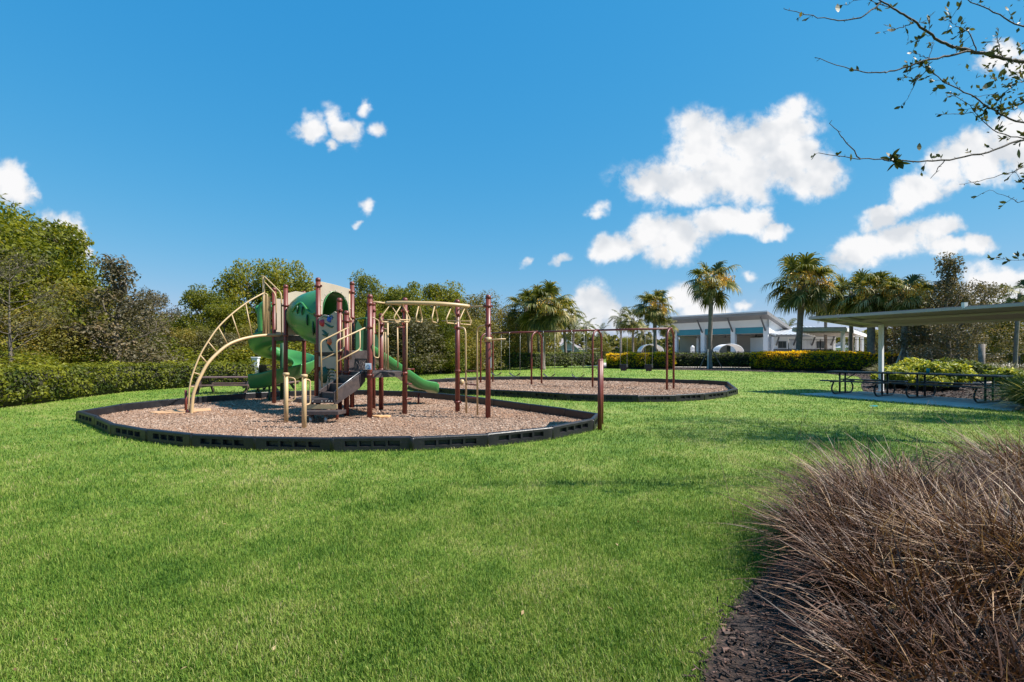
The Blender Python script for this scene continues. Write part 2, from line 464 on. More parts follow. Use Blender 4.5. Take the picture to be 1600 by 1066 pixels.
M['brown_grass'] = leafmat('brown grass blades', (.024, .010, .007), (.145, .072, .044), (.40, .26, .15), trans=.16, nscale=4, rough=.5, t2=.95)
M['green_clump'] = leafmat('green grass clump', (.05, .08, .015), (.24, .27, .07), (.60, .54, .26), trans=.35, nscale=2)
M['sage_clump'] = leafmat('sage grass clump', (.10, .10, .05), (.26, .24, .12), (.40, .36, .22), trans=.2, nscale=1)
M['plume'] = leafmat('pale plume', (.30, .20, .17), (.52, .40, .32), (.6, .5, .4), trans=.3)
M['near_leaf'] = leafmat('leathery leaves', (.030, .040, .012), (.10, .11, .03), (.20, .14, .06), trans=.3, nscale=6)
# ------------------------------------------------------------------ ground
BED1 = [(-9.05, 10.7), (-7.9, 9.75), (-6.85, 8.8), (-5.75, 8.12), (-4.75, 7.63), (-3.7, 7.4), (-2.55, 7.30), (-1.44, 7.38), (-.38, 7.72), (.64, 8.36), (1.45, 9.3),
        (1.72, 10.26), (1.17, 11.1), (.45, 12.05), (-.45, 13.3), (-1.3, 14.5), (-2.3, 15.5), (-3.5, 16.3), (-4.8, 16.8), (-6.1, 16.75), (-7.2, 16.2), (-8.0, 15.3), (-8.5, 14.4), (-8.95, 13.3), (-9.2, 12.0)]
BED2 = [(7.67, 17.5), (9.1, 21.6), (8.4, 22.9), (6.6, 24.2), (4.7, 25.3), (2.6, 26.2), (.4, 26.5), (-1.7, 26.0), (-3.2, 24.4), (-4.1, 22.6), (-4.1, 20.4), (-3.3, 18.4), (-2.1, 17.5), (-.73, 16.9), (.6, 16.0), (1.6, 15.2), (2.55, 14.8), (3.6, 14.65), (4.7, 14.8), (5.75, 15.35), (6.8, 16.3)]
SLAB = [(9.75, 17.35), (12.05, 12.35), (14.45, 13.75), (12.55, 18.3)]
MULCH = [(.72, 1.2), (.74, 2.1), (.98, 2.5), (1.33, 2.96), (1.83, 3.5), (2.5, 4.05), (3.4, 4.6), (4.6, 5.2), (6.2, 5.6), (9, 5.8), (9, 1.2)]
MULCHB = [(12.55, 18.35), (14.5, 13.9), (16, 12.2), (19, 11.5), (24, 16), (27, 27), (30, 37.5), (24, 38.2), (18, 39.5), (14, 42.5), (12, 45.5), (11.7, 47.5), (13.6, 50.5), (35, 50), (60, 45), (60, 60), (75, 30), (40, 10), (20, 8), (13.2, 11.2), (12.4, 12.2)]
MULCHB = [(12.62, 18.35), (14.55, 13.85), (13.0, 11.9), (14.2, 10.9), (22, 11.5), (26, 18), (30, 30), (31, 40), (22, 47), (12.5, 51), (11.6, 48.0), (14, 42.8), (18, 39.3), (21.5, 35.5), (20.6, 30.5), (18.2, 26.5), (15, 22)]

def lawn_nodes(name, blades):
    m, n, b = newmat(name)
    ge = mnode(n, 'ShaderNodeNewGeometry')
    def nz(s, d=5, r=.6):
        k = mnode(n, 'ShaderNodeTexNoise'); k.inputs['Scale'].default_value = s; k.inputs['Detail'].default_value = d; k.inputs['Roughness'].default_value = r
        n.links.new(ge.outputs['Position'], k.inputs['Vector']); return k.outputs['Fac']
    def mth(op, a, c, cl=False):
        k = mnode(n, 'ShaderNodeMath', operation=op, use_clamp=cl)
        for i, v in enumerate((a, c)):
            if isinstance(v, (int, float)): k.inputs[i].default_value = v
            else: n.links.new(v, k.inputs[i])
        return k.outputs[0]
    big = nz(.45, 6, .65); mid = nz(2.6, 5, .65); fine = nz(38, 4, .7)
    f = mth('ADD', mth('MULTIPLY', big, 1.05), mth('MULTIPLY', mid, .95))
    f = mth('SUBTRACT', f, .505)
    if blades:
        at = mnode(n, 'ShaderNodeAttribute', attribute_name='shade')
        f = mth('ADD', f, mth('MULTIPLY', mth('SUBTRACT', at.outputs['Fac'], .5), .62))
    else:
        f = mth('ADD', f, mth('MULTIPLY', mth('SUBTRACT', fine, .5), 1.3))
    cr = mnode(n, 'ShaderNodeValToRGB'); e = cr.color_ramp.elements
    e[0].position = .10; e[0].color = (.038, .098, .010, 1)
    e[1].position = .95; e[1].color = (.47, .39, .21, 1)
    for p, c in ((.32, (.104, .200, .022)), (.52, (.186, .276, .036)), (.72, (.290, .325, .075))):
        k = e.new(p); k.color = (*c, 1)
    n.links.new(mth('MULTIPLY', f, 1.0, True), cr.inputs[0])
    n.links.new(cr.outputs[0], b.inputs['Base Color'])
    b.inputs['Roughness'].default_value = .6; b.inputs['Specular IOR Level'].default_value = .25
    if blades:
        tr = mnode(n, 'ShaderNodeBsdfTranslucent'); n.links.new(cr.outputs[0], tr.inputs[0])
        ms = mnode(n, 'ShaderNodeMixShader'); ms.inputs[0].default_value = .32
        n.links.new(b.outputs[0], ms.inputs[1]); n.links.new(tr.outputs[0], ms.inputs[2])
        n.links.new(ms.outputs[0], n.nodes['Material Output'].inputs[0])
    else:
        bp = mnode(n, 'ShaderNodeBump'); bp.inputs['Strength'].default_value = .9; bp.inputs['Distance'].default_value = .04
        n.links.new(nz(55, 4, .7), bp.inputs['Height']); n.links.new(bp.outputs[0], b.inputs['Normal'])
    return m
M['lawn'] = lawn_nodes('lawn turf', False)
M['blades'] = lawn_nodes('lawn blades', True)

def chipmat(name, c0, c1, c2, scale=28):
    m, n, b = newmat(name)
    ge = mnode(n, 'ShaderNodeNewGeometry')
    vo = mnode(n, 'ShaderNodeTexVoronoi'); vo.inputs['Scale'].default_value = scale; vo.inputs['Randomness'].default_value = 1
    n.links.new(ge.outputs['Position'], vo.inputs['Vector'])
    sp = mnode(n, 'ShaderNodeSeparateColor'); n.links.new(vo.outputs['Color'], sp.inputs[0])
    big = mnode(n, 'ShaderNodeTexNoise'); big.inputs['Scale'].default_value = .55; big.inputs['Detail'].default_value = 5
    n.links.new(ge.outputs['Position'], big.inputs['Vector'])
    cr = mnode(n, 'ShaderNodeValToRGB'); e = cr.color_ramp.elements
    e[0].position = 0; e[0].color = (*c0, 1); e[1].position = 1; e[1].color = (*c2, 1); k = e.new(.5); k.color = (*c1, 1)
    n.links.new(sp.outputs[0], cr.inputs[0])
    mx = mnode(n, 'ShaderNodeMix', data_type='RGBA', blend_type='MULTIPLY')
    mr = mnode(n, 'ShaderNodeMapRange'); mr.inputs[1].default_value = .43; mr.inputs[2].default_value = .56; n.links.new(big.outputs['Fac'], mr.inputs[0])
    n.links.new(mr.outputs[0], mx.inputs[0]); n.links.new(cr.outputs[0], mx.inputs[6]); mx.inputs[7].default_value = (1.0, .80, .62, 1)
    n.links.new(mx.outputs[2], b.inputs['Base Color']); b.inputs['Roughness'].default_value = .9
    bp = mnode(n, 'ShaderNodeBump'); bp.inputs['Strength'].default_value = .5; bp.inputs['Distance'].default_value = .015
    n.links.new(vo.outputs['Distance'], bp.inputs['Height']); n.links.new(bp.outputs[0], b.inputs['Normal'])
    return m
M['chipbed'] = chipmat('wood chip bed', (.21, .130, .090), (.31, .205, .145), (.41, .295, .22))
M['barkbed'] = chipmat('bark mulch bed', (.012, .008, .006), (.026, .016, .012), (.055, .034, .026), 60)
M['chips'] = leafmat('loose wood chips', (.235, .145, .098), (.36, .240, .170), (.50, .385, .30), trans=0, nscale=.5, rough=.8)
M['bark_chips'] = leafmat('loose bark chips', (.018, .010, .008), (.070, .040, .030), (.17, .10, .075), trans=0, nscale=4, rough=.7)

mb = MB()
# the lawn sheet: a fine grid near by, a ring out to the horizon
def grid(x0, x1, y0, y1, nx, ny, zf):
    vs = []; 
    for j in range(ny+1):
        for i in range(nx+1):
            x = x0+(x1-x0)*i/nx; y = y0+(y1-y0)*j/ny
            vs.append((x, y, zf(x, y)))
    fs = [(j*(nx+1)+i, j*(nx+1)+i+1, (j+1)*(nx+1)+i+1, (j+1)*(nx+1)+i) for j in range(ny) for i in range(nx)]
    return vs, fs
mb.add([(-900, -500, -.004), (900, -500, -.004), (900, 1500, -.004), (-900, 1500, -.004)], [(0, 1, 2, 3)])
tag(mb.build('lawn', M['lawn']), kind='structure')

def bed(name, poly, mat, z):
    m = MB(); n = len(poly)
    m.add([(p[0], p[1], z) for p in poly], [tuple(range(n))])
    return tag(m.build(name, mat), kind='structure')
bed('wood_chip_bed', BED1, M['chipbed'], .022)
bed('wood_chip_bed', BED2, M['chipbed'], .022)
def ragged(poly, st=.05, amp=.03):
    out = []
    for i in range(len(poly)):
        a = Vector(poly[i]); b = Vector(poly[(i+1) % len(poly)]); k = max(1, int((b-a).length/st))
        for j in range(k):
            p = a.lerp(b, j/k); q = mnoise.noise(Vector((p.x*9, p.y*9, 1)))*amp+mnoise.noise(Vector((p.x*31, p.y*31, 2)))*amp*.6
            out.append((p.x+q, p.y-q))
    return out
bed('mulch_bed', ragged(MULCH[:9])+[(9, 5.8), (9, 1.2)], M['barkbed'], .012)
bed('mulch_bed', MULCHB, M['barkbed'], .010)
bed('mulch_bed', [(9.0, 47.2), (12.6, 42.8), (17.2, 42.2), (21.5, 41.5), (25, 47.9), (14, 50.9), (9, 55)], M['barkbed'], .014)
mb = MB()
mb.prism([(-60, 56.2), (9, 56.2), (13.5, 51.0), (26, 48.8), (60, 46), (110, 56), (110, 75), (-60, 75)], -.05, .02)
tag(mb.build('pool_deck', M['concrete']), kind='structure')
mb = MB(); mb.prism(SLAB, -.08, .035)
tag(mb.build('picnic_pavement', M['concrete'], bevel=.008), kind='structure')
mb = MB(); mb.prism([(18.5, 25.2), (30, 21), (31, 22.2), (18.9, 26.3)], -.05, .03)
tag(mb.build('garden_path', M['concrete']), kind='structure')

# grass blades: spread evenly over bearing and distance
def blades_at(x, y, h, w, r, lean=.55):
    n = len(x)
    az = r.uniform(0, 2*math.pi, n); ln = h*lean*r.uniform(.2, 1.3, n); az2 = az+r.uniform(-.6, .6, n)+math.pi/2
    B = np.stack([x, y, np.zeros(n)], 1)
    d = np.stack([np.cos(az), np.sin(az), np.zeros(n)], 1); s = np.stack([np.cos(az2), np.sin(az2), np.zeros(n)], 1)
    mid = B+d*(ln*.35)[:, None]; mid[:, 2] = h*.6
    tip = B+d*ln[:, None]; tip[:, 2] = h*r.uniform(.8, 1, n)
    W = w[:, None]*.5
    V = np.stack([B-s*W, B+s*W, mid+s*W*.8, tip, mid-s*W*.8], 1).reshape(-1, 3)
    i = np.arange(n)[:, None]*5
    F3 = np.concatenate([i+np.array([[0, 1, 2]]), i+np.array([[0, 2, 4]]), i+np.array([[4, 2, 3]])], 1).reshape(-1, 3)
    return V, F3
r0 = np.random.default_rng(3)
nb = 540000
py_ = 552+np.exp(r0.uniform(np.log(22), np.log(640), nb*2))
keep = r0.uniform(0, 1, nb*2) < np.clip((py_-552)/260, .18, 1)
py_ = py_[keep]; px_ = r0.uniform(-120, 1720, len(py_))
D_ = 1120/(py_-552); X_ = (px_-800)*D_/800
ok = ~inpoly(X_, D_, BED1) & ~inpoly(X_, D_, BED2) & ~inpoly(X_, D_, SLAB) & ~inpoly(X_, D_, MULCHB) & ~inpoly(X_-.045*r0.uniform(0, 1, len(X_))**2, D_+.045*r0.uniform(0, 1, len(X_))**2-.01, MULCH)
ok &= D_ < 48
X_ = X_[ok]; D_ = D_[ok]
clump = np.array([mnoise.noise(Vector((a*1.3, b*1.3, 0))) for a, b in zip(X_[::1], D_[::1])])
h_ = (.031+.014*clump)*r0.uniform(.6, 1.35, len(X_)) + .0006*D_
w_ = np.maximum(.0034, D_*.00098)*r0.uniform(.7, 1.3, len(X_))
V, F = blades_at(X_, D_, h_, w_, r0)
sh = np.repeat(np.clip(r0.normal(.5, .26, len(X_)), 0, 1.15), 3)
o = inst('grass', npmesh('grass', V, F, M['blades'], sh)); tag(o, 'short mown green lawn grass around the play areas', 'grass', kind='stuff')
NBLADES = len(X_)

# loose wood chips
def chips(name, poly, n, smin, smax, mat, z, r, spill=0.0):
    xs = np.array([p[0] for p in poly]); ys = np.array([p[1] for p in poly])
    x = r.uniform(xs.min(), xs.max(), n*6); y0, y1 = max(ys.min(), .9), ys.max()
    y = 1/(r.uniform(0, 1, n*6)*(1/y0-1/y1)+1/y1)
    k = inpoly(x, y, poly); x = x[k][:n]; y = y[k][:n]; m = len(x)
    if spill: x = x+r.normal(0, spill, m); y = y+r.normal(0, spill, m)
    L_ = r.uniform(smin, smax, m)*(1+y*.03); W_ = L_*r.uniform(.22, .5, m); T_ = W_*.3
    # oriented thin wedge: 5 verts, 4 faces
    a = unit(np.stack([r.normal(size=m), r.normal(size=m), r.normal(size=m)*.28], 1))
    u = unit(np.stack([r.normal(size=m)*.35, r.normal(size=m)*.35, np.ones(m)], 1)); bb = unit(np.cross(u, a)); u = np.cross(a, bb)
    C = np.stack([x, y, z+r.uniform(0, .018, m)], 1)
    A = a*L_[:, None]/2; B_ = bb*W_[:, None]/2; U = u*T_[:, None]/2
    V = np.stack([C-A-B_-U, C+A-B_*.7-U, C+A+B_*.7-U, C-A+B_-U, C-A*.8-B_*.9+U, C+A*.9-B_*.6+U, C+A*.8+B_*.7+U, C-A*.9+B_*.8+U], 1).reshape(-1, 3)
    i = np.arange(m)[:, None]*8
    q = [(4, 5, 6, 7), (0, 1, 5, 4), (1, 2, 6, 5), (2, 3, 7, 6), (3, 0, 4, 7)]
    F = np.concatenate([i+np.array([f]) for f in q], 1).reshape(-1, 4)
    sh = np.repeat(np.clip(r.normal(.5, .3, m), 0, 1.1), 5)
    return inst(name, npmesh(name, V, F, mat, sh))
r1 = np.random.default_rng(5)
tag(chips('wood_chips', BED1, 56000, .015, .042, M['chips'], .022, r1), 'loose wood chips under the climbing structure', 'wood chips', kind='stuff')
tag(chips('wood_chips', BED2, 24000, .022, .055, M['chips'], .022, r1), 'loose wood chips under the swing set', 'wood chips', kind='stuff')
tag(chips('bark_mulch', [p for p in MULCH if True], 34000, .010, .042, M['bark_chips'], .014, r1, .05), 'dark bark mulch under the brown grass clumps', 'mulch', kind='stuff')
tag(chips('bark_mulch', MULCHB, 9000, .04, .10, M['bark_chips'], .014, r1), 'brown bark mulch behind the picnic tables', 'mulch', kind='stuff')

# dry leaves and clippings lying about on the lawn
r2 = np.random.default_rng(9); n = 45
y_ = 1/(r2.uniform(0, 1, n)*(1/2.2-1/22)+1/22); x_ = r2.uniform(-1, 1, n)*y_
k = ~inpoly(x_, y_, BED1) & ~inpoly(x_, y_, BED2) & ~inpoly(x_, y_, MULCH) & ~inpoly(x_, y_, SLAB)
x_, y_ = x_[k], y_[k]; n = len(x_)
V, F = leafcards(np.stack([x_, y_, r2.uniform(.018, .035, n)], 1), unit(r2.normal(size=(n, 3))*.5+np.array([0, 0, 1.0])), r2.uniform(.02, .042, n), r2, .45)
M['litter'] = leafmat('dry fallen leaves', (.12, .07, .03), (.38, .26, .13), (.5, .38, .22), trans=.1)
tag(inst('fallen_leaves', npmesh('fallen_leaves', V, F, M['litter'], r2.uniform(0, 1, n))), 'dry tan leaves scattered over the lawn', 'fallen leaves', kind='stuff')

# ------------------------------------------------------------------ plastic border timbers, each with four pockets
def border_mesh(Lg, npk=4):
    "x from 0..Lg along, outer face towards -y, height .21"
    m = MB(); H = .205; T = .085
    pk = [(Lg*(.14+.72*(i+.08)/npk), Lg*(.14+.72*(i+.92)/npk)) for i in range(npk)]
    z0, z1 = .070, .150
    xs = [0.012]+[q for p in pk for q in p]+[Lg-.012]
    zs = [-.05, z0, z1, H-.018]
    yo = -T/2
    # outer face as a grid with holes, then recessed pocket boxes
    for i in range(len(xs)-1):
        for j in range(3):
            hole = (j == 1 and i % 2 == 1)
            a, b_, c, d = xs[i], xs[i+1], zs[j], zs[j+1]
            if not hole:
                m.add([(a, yo, c), (b_, yo, c), (b_, yo, d), (a, yo, d)], [(0, 1, 2, 3)])
            else:
                dp = .052; i2 = .012
                m.add([(a, yo, c), (b_, yo, c), (b_, yo, d), (a, yo, d), (a+i2, yo+dp, c+i2), (b_-i2, yo+dp, c+i2), (b_-i2, yo+dp, d-i2), (a+i2, yo+dp, d-i2)],
                      [(0, 1, 5, 4), (1, 2, 6, 5), (2, 3, 7, 6), (3, 0, 4, 7), (4, 5, 6, 7)])
    x0, x1 = xs[0], xs[-1]; zt = zs[-1]
    # rounded top, back and ends
    prof = [(yo, zt), (yo+.008, H-.006), (yo+.02, H), (-yo-.02, H), (-yo-.008, H-.006), (-yo, zt), (-yo, -.05)]
    for k in range(len(prof)-1):
        (ya, za), (yb, zb) = prof[k], prof[k+1]
        m.add([(x0, ya, za), (x1, ya, za), (x1, yb, zb), (x0, yb, zb)], [(0, 1, 2, 3)])
    for x in (x0, x1):
        pts = [(x, y, z) for y, z in prof]+[(x, yo, -.05)]
        m.add(pts, [tuple(range(len(pts)))])
    # round connector knuckle with its stake head
    m.lathe((0, 0, 0), [(.05, -.05), (.05, H-.03), (.046, H-.015), (.03, H-.012)], 10)
    m.lathe((0, 0, 0), [(.016, H-.012), (.016, H+.002)], 8)
    return m.mesh('border_segment', M['border'])
BMESH = {}
def border(root, poly):
    n = len(poly)
    area = sum(poly[i][0]*poly[(i+1) % n][1]-poly[(i+1) % n][0]*poly[i][1] for i in range(n))
    pts = poly if area > 0 else poly[::-1]          # anticlockwise: outside is at -y of each segment
    for i in range(n):
        a = Vector(pts[i]); b = Vector(pts[(i+1) % n]); d = b-a
        k = max(1, round(d.length/1.18))
        for j in range(k):
            q = a+d*j/k; Lg = d.length/k
            key = round(Lg, 1)
            if key not in BMESH: BMESH[key] = border_mesh(key)
            s = inst('border_segment', BMESH[key], root, (q.x, q.y, random.uniform(-.012, .006)), (0, random.uniform(-.006, .006), math.atan2(d.y, d.x)+random.uniform(-.008, .008)), (Lg/key, 1, 1))
t = empty('playground_border'); tag(t, 'ring of black plastic edging around the climbing structure', 'edging', 'black edging rings'); border(t, BED1)
t = empty('playground_border'); tag(t, 'farther ring of black plastic edging around the swing set', 'edging', 'black edging rings'); border(t, BED2)
# ------------------------------------------------------------------ climbing structure
PS = empty('play_structure', (-3.6, 11.8, 0))
tag(PS, 'large climbing structure with brown posts, green slides and tan ladders on wood chips', 'playground')
def pb(mb_, name, mat, parent=None, bevel=0):
    "build a part in world coordinates under the structure"
    o = mb_.build(name, M[mat], bevel=bevel)
    o.parent = parent or PS
    if not parent: o.matrix_parent_inverse = Matrix.Translation((3.6, -11.8, 0))
    return o
def PSG(x, y): return Vector((x, y, 0))
posts = {
 'A': ((-6.53, 14.05), 3.2), 'B': ((-5.95, 13.46), 3.2), 'C': ((-6.03, 14.85), 3.2), 'F': ((-5.45, 14.26), 3.1),
 'D': ((-4.62, 12.2), 3.2), 'E': ((-4.06, 13.0), 3.22), 'H1': ((-3.84, 11.4), 2.63), 'H2': ((-3.62, 11.2), 2.33),
 'I': ((-3.02, 10.87), 2.65), 'J': ((-3.37, 12.44), 2.66), 'K': ((-3.20, 12.5), 2.36), 'L': ((-2.42, 11.55), 2.65),
 'M': ((-1.28, 12.04), 2.66), 'N': ((-.51, 10.87), 2.64)}
posts['K'] = ((-3.17, 12.40), 2.36); posts['J'] = ((-3.42, 12.62), 2.66)
cols = {'A': (1.87, 2.75), 'B': (1.87, 2.65), 'C': (1.87, 2.75), 'F': (1.87,), 'D': (1.42, 2.3, 3.0), 'E': (1.42, 2.3, 2.95), 'H1': (.98, 1.42, 2.35),
        'H2': (.98, 1.3, 2.1), 'I': (.93, 1.95, 2.45), 'J': (1.0, 1.9, 2.45), 'K': (1.0, 1.9, 2.1), 'L': (.95, 2.06, 2.35), 'M': (.25, .98, 2.0, 2.3), 'N': (1.69, 2.0, 2.40)}
PR = .056
PV = {}
for k, ((x, y), zt) in posts.items():
    PV[k] = Vector((x, y, 0))
    lx = random.uniform(-.006, .006)
    m = MB(); m.tube([(x, y, -.1), (x+lx, y, zt-.06)], PR, 14)
    p = pb(m, 'post', 'brown')
    c = MB(); c.lathe((x+lx, y, 0), [(PR+.004, zt-.09), (PR+.006, zt-.05), (PR, zt-.02), (PR*.6, zt), (.005, zt+.004)], 14)
    pb(c, 'cap', 'brown', p)
    for z in cols[k]:
        c = MB(); c.lathe((x, y, 0), [(PR, z-.03), (PR+.013, z-.028), (PR+.013, z+.028), (PR, z+.03)], 14)
        a = random.uniform(0, 6.28)
        for s in (a, a+math.pi):
            c.box((x+math.cos(s)*(PR+.025), y+math.sin(s)*(PR+.025), z), (.05, .02, .05), rz=s)
        pb(c, 'collar', 'brown', p)

def deck(poly, z, name='deck'):
    m = MB(); m.prism(poly, z-.035, z)
    d = pb(m, name, 'deck', bevel=.006)
    n = len(poly)
    f = MB()
    for i in range(n):
        a = Vector((*poly[i], z-.075)); b = Vector((*poly[(i+1) % n], z-.075))
        f.bar(a, b, .03, .10)
    pb(f, 'frame', 'deck', d)
    # perforation slots as proud ribs
    c = sum((Vector(p) for p in poly), Vector((0, 0)))/n
    g = MB()
    for i in range(n):
        a = Vector(poly[i]); b = Vector(poly[(i+1) % n])
        for t in (.25, .5, .75):
            q = c*(.3)+(a*(1-t)+b*t)*.7
            g.box((q.x, q.y, z+.002), (.10, .015, .008), rz=math.atan2((b-a).y, (b-a).x))
    pb(g, 'tread_rib', 'deck', d)
    return d
pxy = lambda k: (PV[k].x, PV[k].y)
deck([pxy('A'), pxy('B'), pxy('F'), pxy('C')], 1.87)
deck([pxy('I'), pxy('L'), pxy('K'), pxy('H1')], 1.0)
deck([pxy('D'), pxy('H1'), (-3.35, 12.5), pxy('E')], 1.45)

def T(name, mat, pts, r=.016, n=8, parent=None, closed=False):
    m = MB(); m.tube(pts, r, n, closed=closed); return pb(m, name, mat, parent)

# arch ladder: thick lower rail, slim upper rail, rungs between
def ap(x, y, t): return P(x, y, 11.75+(13.85-11.75)*t)
low = [(299, 649), (301.5, 620), (307, 602), (312, 591), (324, 569), (339.6, 552), (356.7, 538.7), (375, 531.0), (393.4, 526.6), (411, 524.3), (428, 523.7), (446, 524)]
lo = [ap(x, y, max(0, (x-299)/147)) for x, y in low]
hi_ = [(295.5, 647), (295, 628), (296.4, 604), (302, 582), (312.8, 555), (325, 534), (341.4, 511), (362, 491), (383.4, 474.5), (397, 466), (412, 458)]
hi = [ap(x, y, max(0, (x-295)/140)) for x, y in hi_]
al = T('arch_rail', 'tan', smoothpath(lo, 5), .037, 12)
T('side_rail', 'tan', smoothpath(hi, 5), .019, 8, al)
for (x0, y0, x1, y1) in ((296.5, 604, 303.5, 604.5), (302, 582, 312.5, 585.5), (312.8, 555, 324.6, 568.5), (325, 534, 340, 551.5), (341.4, 511.5, 356, 539), (362, 491, 375.2, 531), (384, 475, 394, 526)):
    T('rung', 'tan', [ap(x0, y0, (x0-295)/140), ap(x1, y1, (x1-299)/147)], .015, 8, al)
for q in (P(290.5, 646, 12.1), ):
    T('footing_post', 'brown', [q, q+Vector((0, 0, .55))], .03, 8, al)
m = MB(); m.lathe((lo[0].x-.08, lo[0].y+.05, .02), [(.075, 0), (.075, .06), (.04, .09)], 12); pb(m, 'base_collar', 'brown', al)
# tan slat panel and handrails beside the deck entrance
sl = MB(); 
base = P(412, 522, 13.95)
T('panel_pole', 'tan', [P(412, 523, 13.9), P(412, 433, 13.9)], .030, 10)
for i, x in enumerate((414.8, 417.2, 419.6, 422.0)):
    a = P(x, 523, 13.95+i*.03); b = P(x, 461+i*1.2, 13.95+i*.03)
    m = MB(); m.bar(a, b, .034, .016, up=(0, 1, 0)); pb(m, 'slat', 'tan')
T('handrail', 'tan', rounded([P(407.5, 431.5, 13.9), P(413, 432, 13.9), P(439.6, 458, 13.6), P(440, 523, 13.6)], .12), .018)
T('handrail', 'tan', rounded([P(412, 441, 13.9), P(415, 442.5, 13.9), P(431, 460, 13.7), P(431.7, 516, 13.7)], .12), .018)
T('handrail', 'tan', rounded([P(412, 458, 13.9), P(417.6, 459.5, 13.9), P(418, 523, 13.9)], .06), .016)
T('crossbar', 'green', [P(433, 478.5, 14.4), P(446, 478.5, 14.4)], .025)
T('crossbar', 'green', [P(432, 484, 14.4), P(446, 484, 14.4)], .02)
# beige panel on the right of the high deck, where the tunnel starts
def wall(a, b, poly, mat, name, th=.02, parent=None, off=0.0):
    a = PV[a] if isinstance(a, str) else Vector(a); b = PV[b] if isinstance(b, str) else Vector(b)
    d = (b-a).normalized(); nn = Vector((d.y, -d.x, 0))
    m = MB(); m.plate(a+nn*off, d, Vector((0, 0, 1)), poly, th)
    return pb(m, name, mat, parent, bevel=.004)
BF = (PV['F']-PV['B']).length
wall('B', 'F', [(.05, 1.88), (BF+.5, 1.88), (BF+.5, 2.9), (BF*.9, 3.04), (.3, 3.06), (.05, 2.98)], 'beige', 'tunnel_panel')
wall('A', 'C', [(.05, 1.9), (.9, 1.9), (.9, 2.9), (.05, 2.9)], 'beige', 'side_panel')

# green tunnel tube, swelling towards the middle
path = smoothpath([(-5.72, 13.72, 2.36), (-5.35, 13.36, 2.36), (-4.98, 13.06, 2.33), (-4.62, 12.80, 2.28), (-4.33, 12.61, 2.26)], 5)
rad = []
m = MB()
n = 22; fr = []
vs_o = []
K = len(path)
for i, p in enumerate(path):
    t = i/(K-1)
    tan = (path[min(i+1, K-1)]-path[max(i-1, 0)]).normalized(); tan.z *= .3; tan.normalize()
    side = tan.cross(Vector((0, 0, 1))).normalized(); up = side.cross(tan)
    rw = .30+.13*math.sin(math.pi*t**.8)+.10*t; rh = .34+.20*math.sin(math.pi*t**.8)+.30*t
    for j in range(n):
        a = 2*math.pi*j/n
        rib = 1+.045*math.sin(a*2+t*5)
        low_ = 1
        vs_o.append(p+side*math.cos(a)*rw*rib+up*math.sin(a)*rh*rib*low_)
fs = [(i*n+j, i*n+(j+1) % n, (i+1)*n+(j+1) % n, (i+1)*n+j) for i in range(K-1) for j in range(n)]
m.add(vs_o, fs, True)
tun = pb(m, 'tunnel', 'green')
so = tun.modifiers.new('wall', 'SOLIDIFY'); so.thickness = .02; so.offset = -1
sd = tun.modifiers.new('round', 'SUBSURF'); sd.levels = 1; sd.render_levels = 1
VO = np.array([tuple(q) for q in vs_o]); VPX = 800+800*VO[:, 0]/VO[:, 1]; VPY = 552-(VO[:, 2]-CAMZ)*800/VO[:, 1]
def near_tunnel(x, y):
    'distance of the tunnel skin facing the lawn on this bearing'
    d = np.hypot(VPX-x, VPY-y)+np.where(VO[:, 1] > np.median(VO[:, 1]), 6, 0); k = np.argsort(d)[:3]
    return float(VO[k, 1].min())
for (x, y, l) in ((465, 484, 14), (472.5, 486, 15), (480, 500, 18), (489.5, 513, 24)):
    D = near_tunnel(x, y)
    m = MB(); c = P(x, y, D)
    m.blob(c, (.026, .06, l/2*D/800), 3, .1, 8, 6); pb(m, 'dark_slot', 'darkgreen', tun)  # no holes cut: dark lumps carry the inner shade in their colour
# raised swirl on the tunnel
sw = [P(x, y, near_tunnel(x, y)) for x, y in ((457, 487), (462, 478), (470, 473), (476, 479), (482, 487), (489, 490), (495, 487))]
T('ridge', 'green', smoothpath(sw, 4), .028, 8, tun)
# arch panel with the tunnel mouth
DE = (PV['E']-PV['D']).length
arch = [(.05, 1.5), (.05, 3.12), (DE*.5, 3.08), (DE-.06, 3.02), (DE-.06, 1.5)]
cx = DE/2; rr = .37
hole = [(cx+rr, 1.5)]+[(cx+rr*math.cos(a), 2.52+rr*1.05*math.sin(a)) for a in [math.pi*i/14 for i in range(15)]]+[(cx-rr, 1.5)]
ap_ = wall('D', 'E', arch+hole, 'beige', 'arch_panel', .022)
T('rim', 'tan', [PV['D']+(PV['E']-PV['D'])*(.06/DE)+Vector((0, -.01, 1.5)), PV['D']+(PV['E']-PV['D'])*(.06/DE)+Vector((0, -.01, 3.1))], .014, 8, ap_)
T('rim', 'tan', [PV['E']+(PV['D']-PV['E'])*(.08/DE)+Vector((0, -.01, 1.5)), PV['E']+(PV['D']-PV['E'])*(.08/DE)+Vector((0, -.01, 3.0))], .014, 8, ap_)
for i in range(9):
    a = math.pi*i/8
    q = PV['D']+(PV['E']-PV['D']).normalized()*(cx+.42*math.cos(a))+Vector((.014, -.012, 2.52+.42*math.sin(a)))
    m = MB(); m.blob(q, (.012, .012, .012), 0, 0, 6, 4); pb(m, 'bolt', 'bolt', ap_)
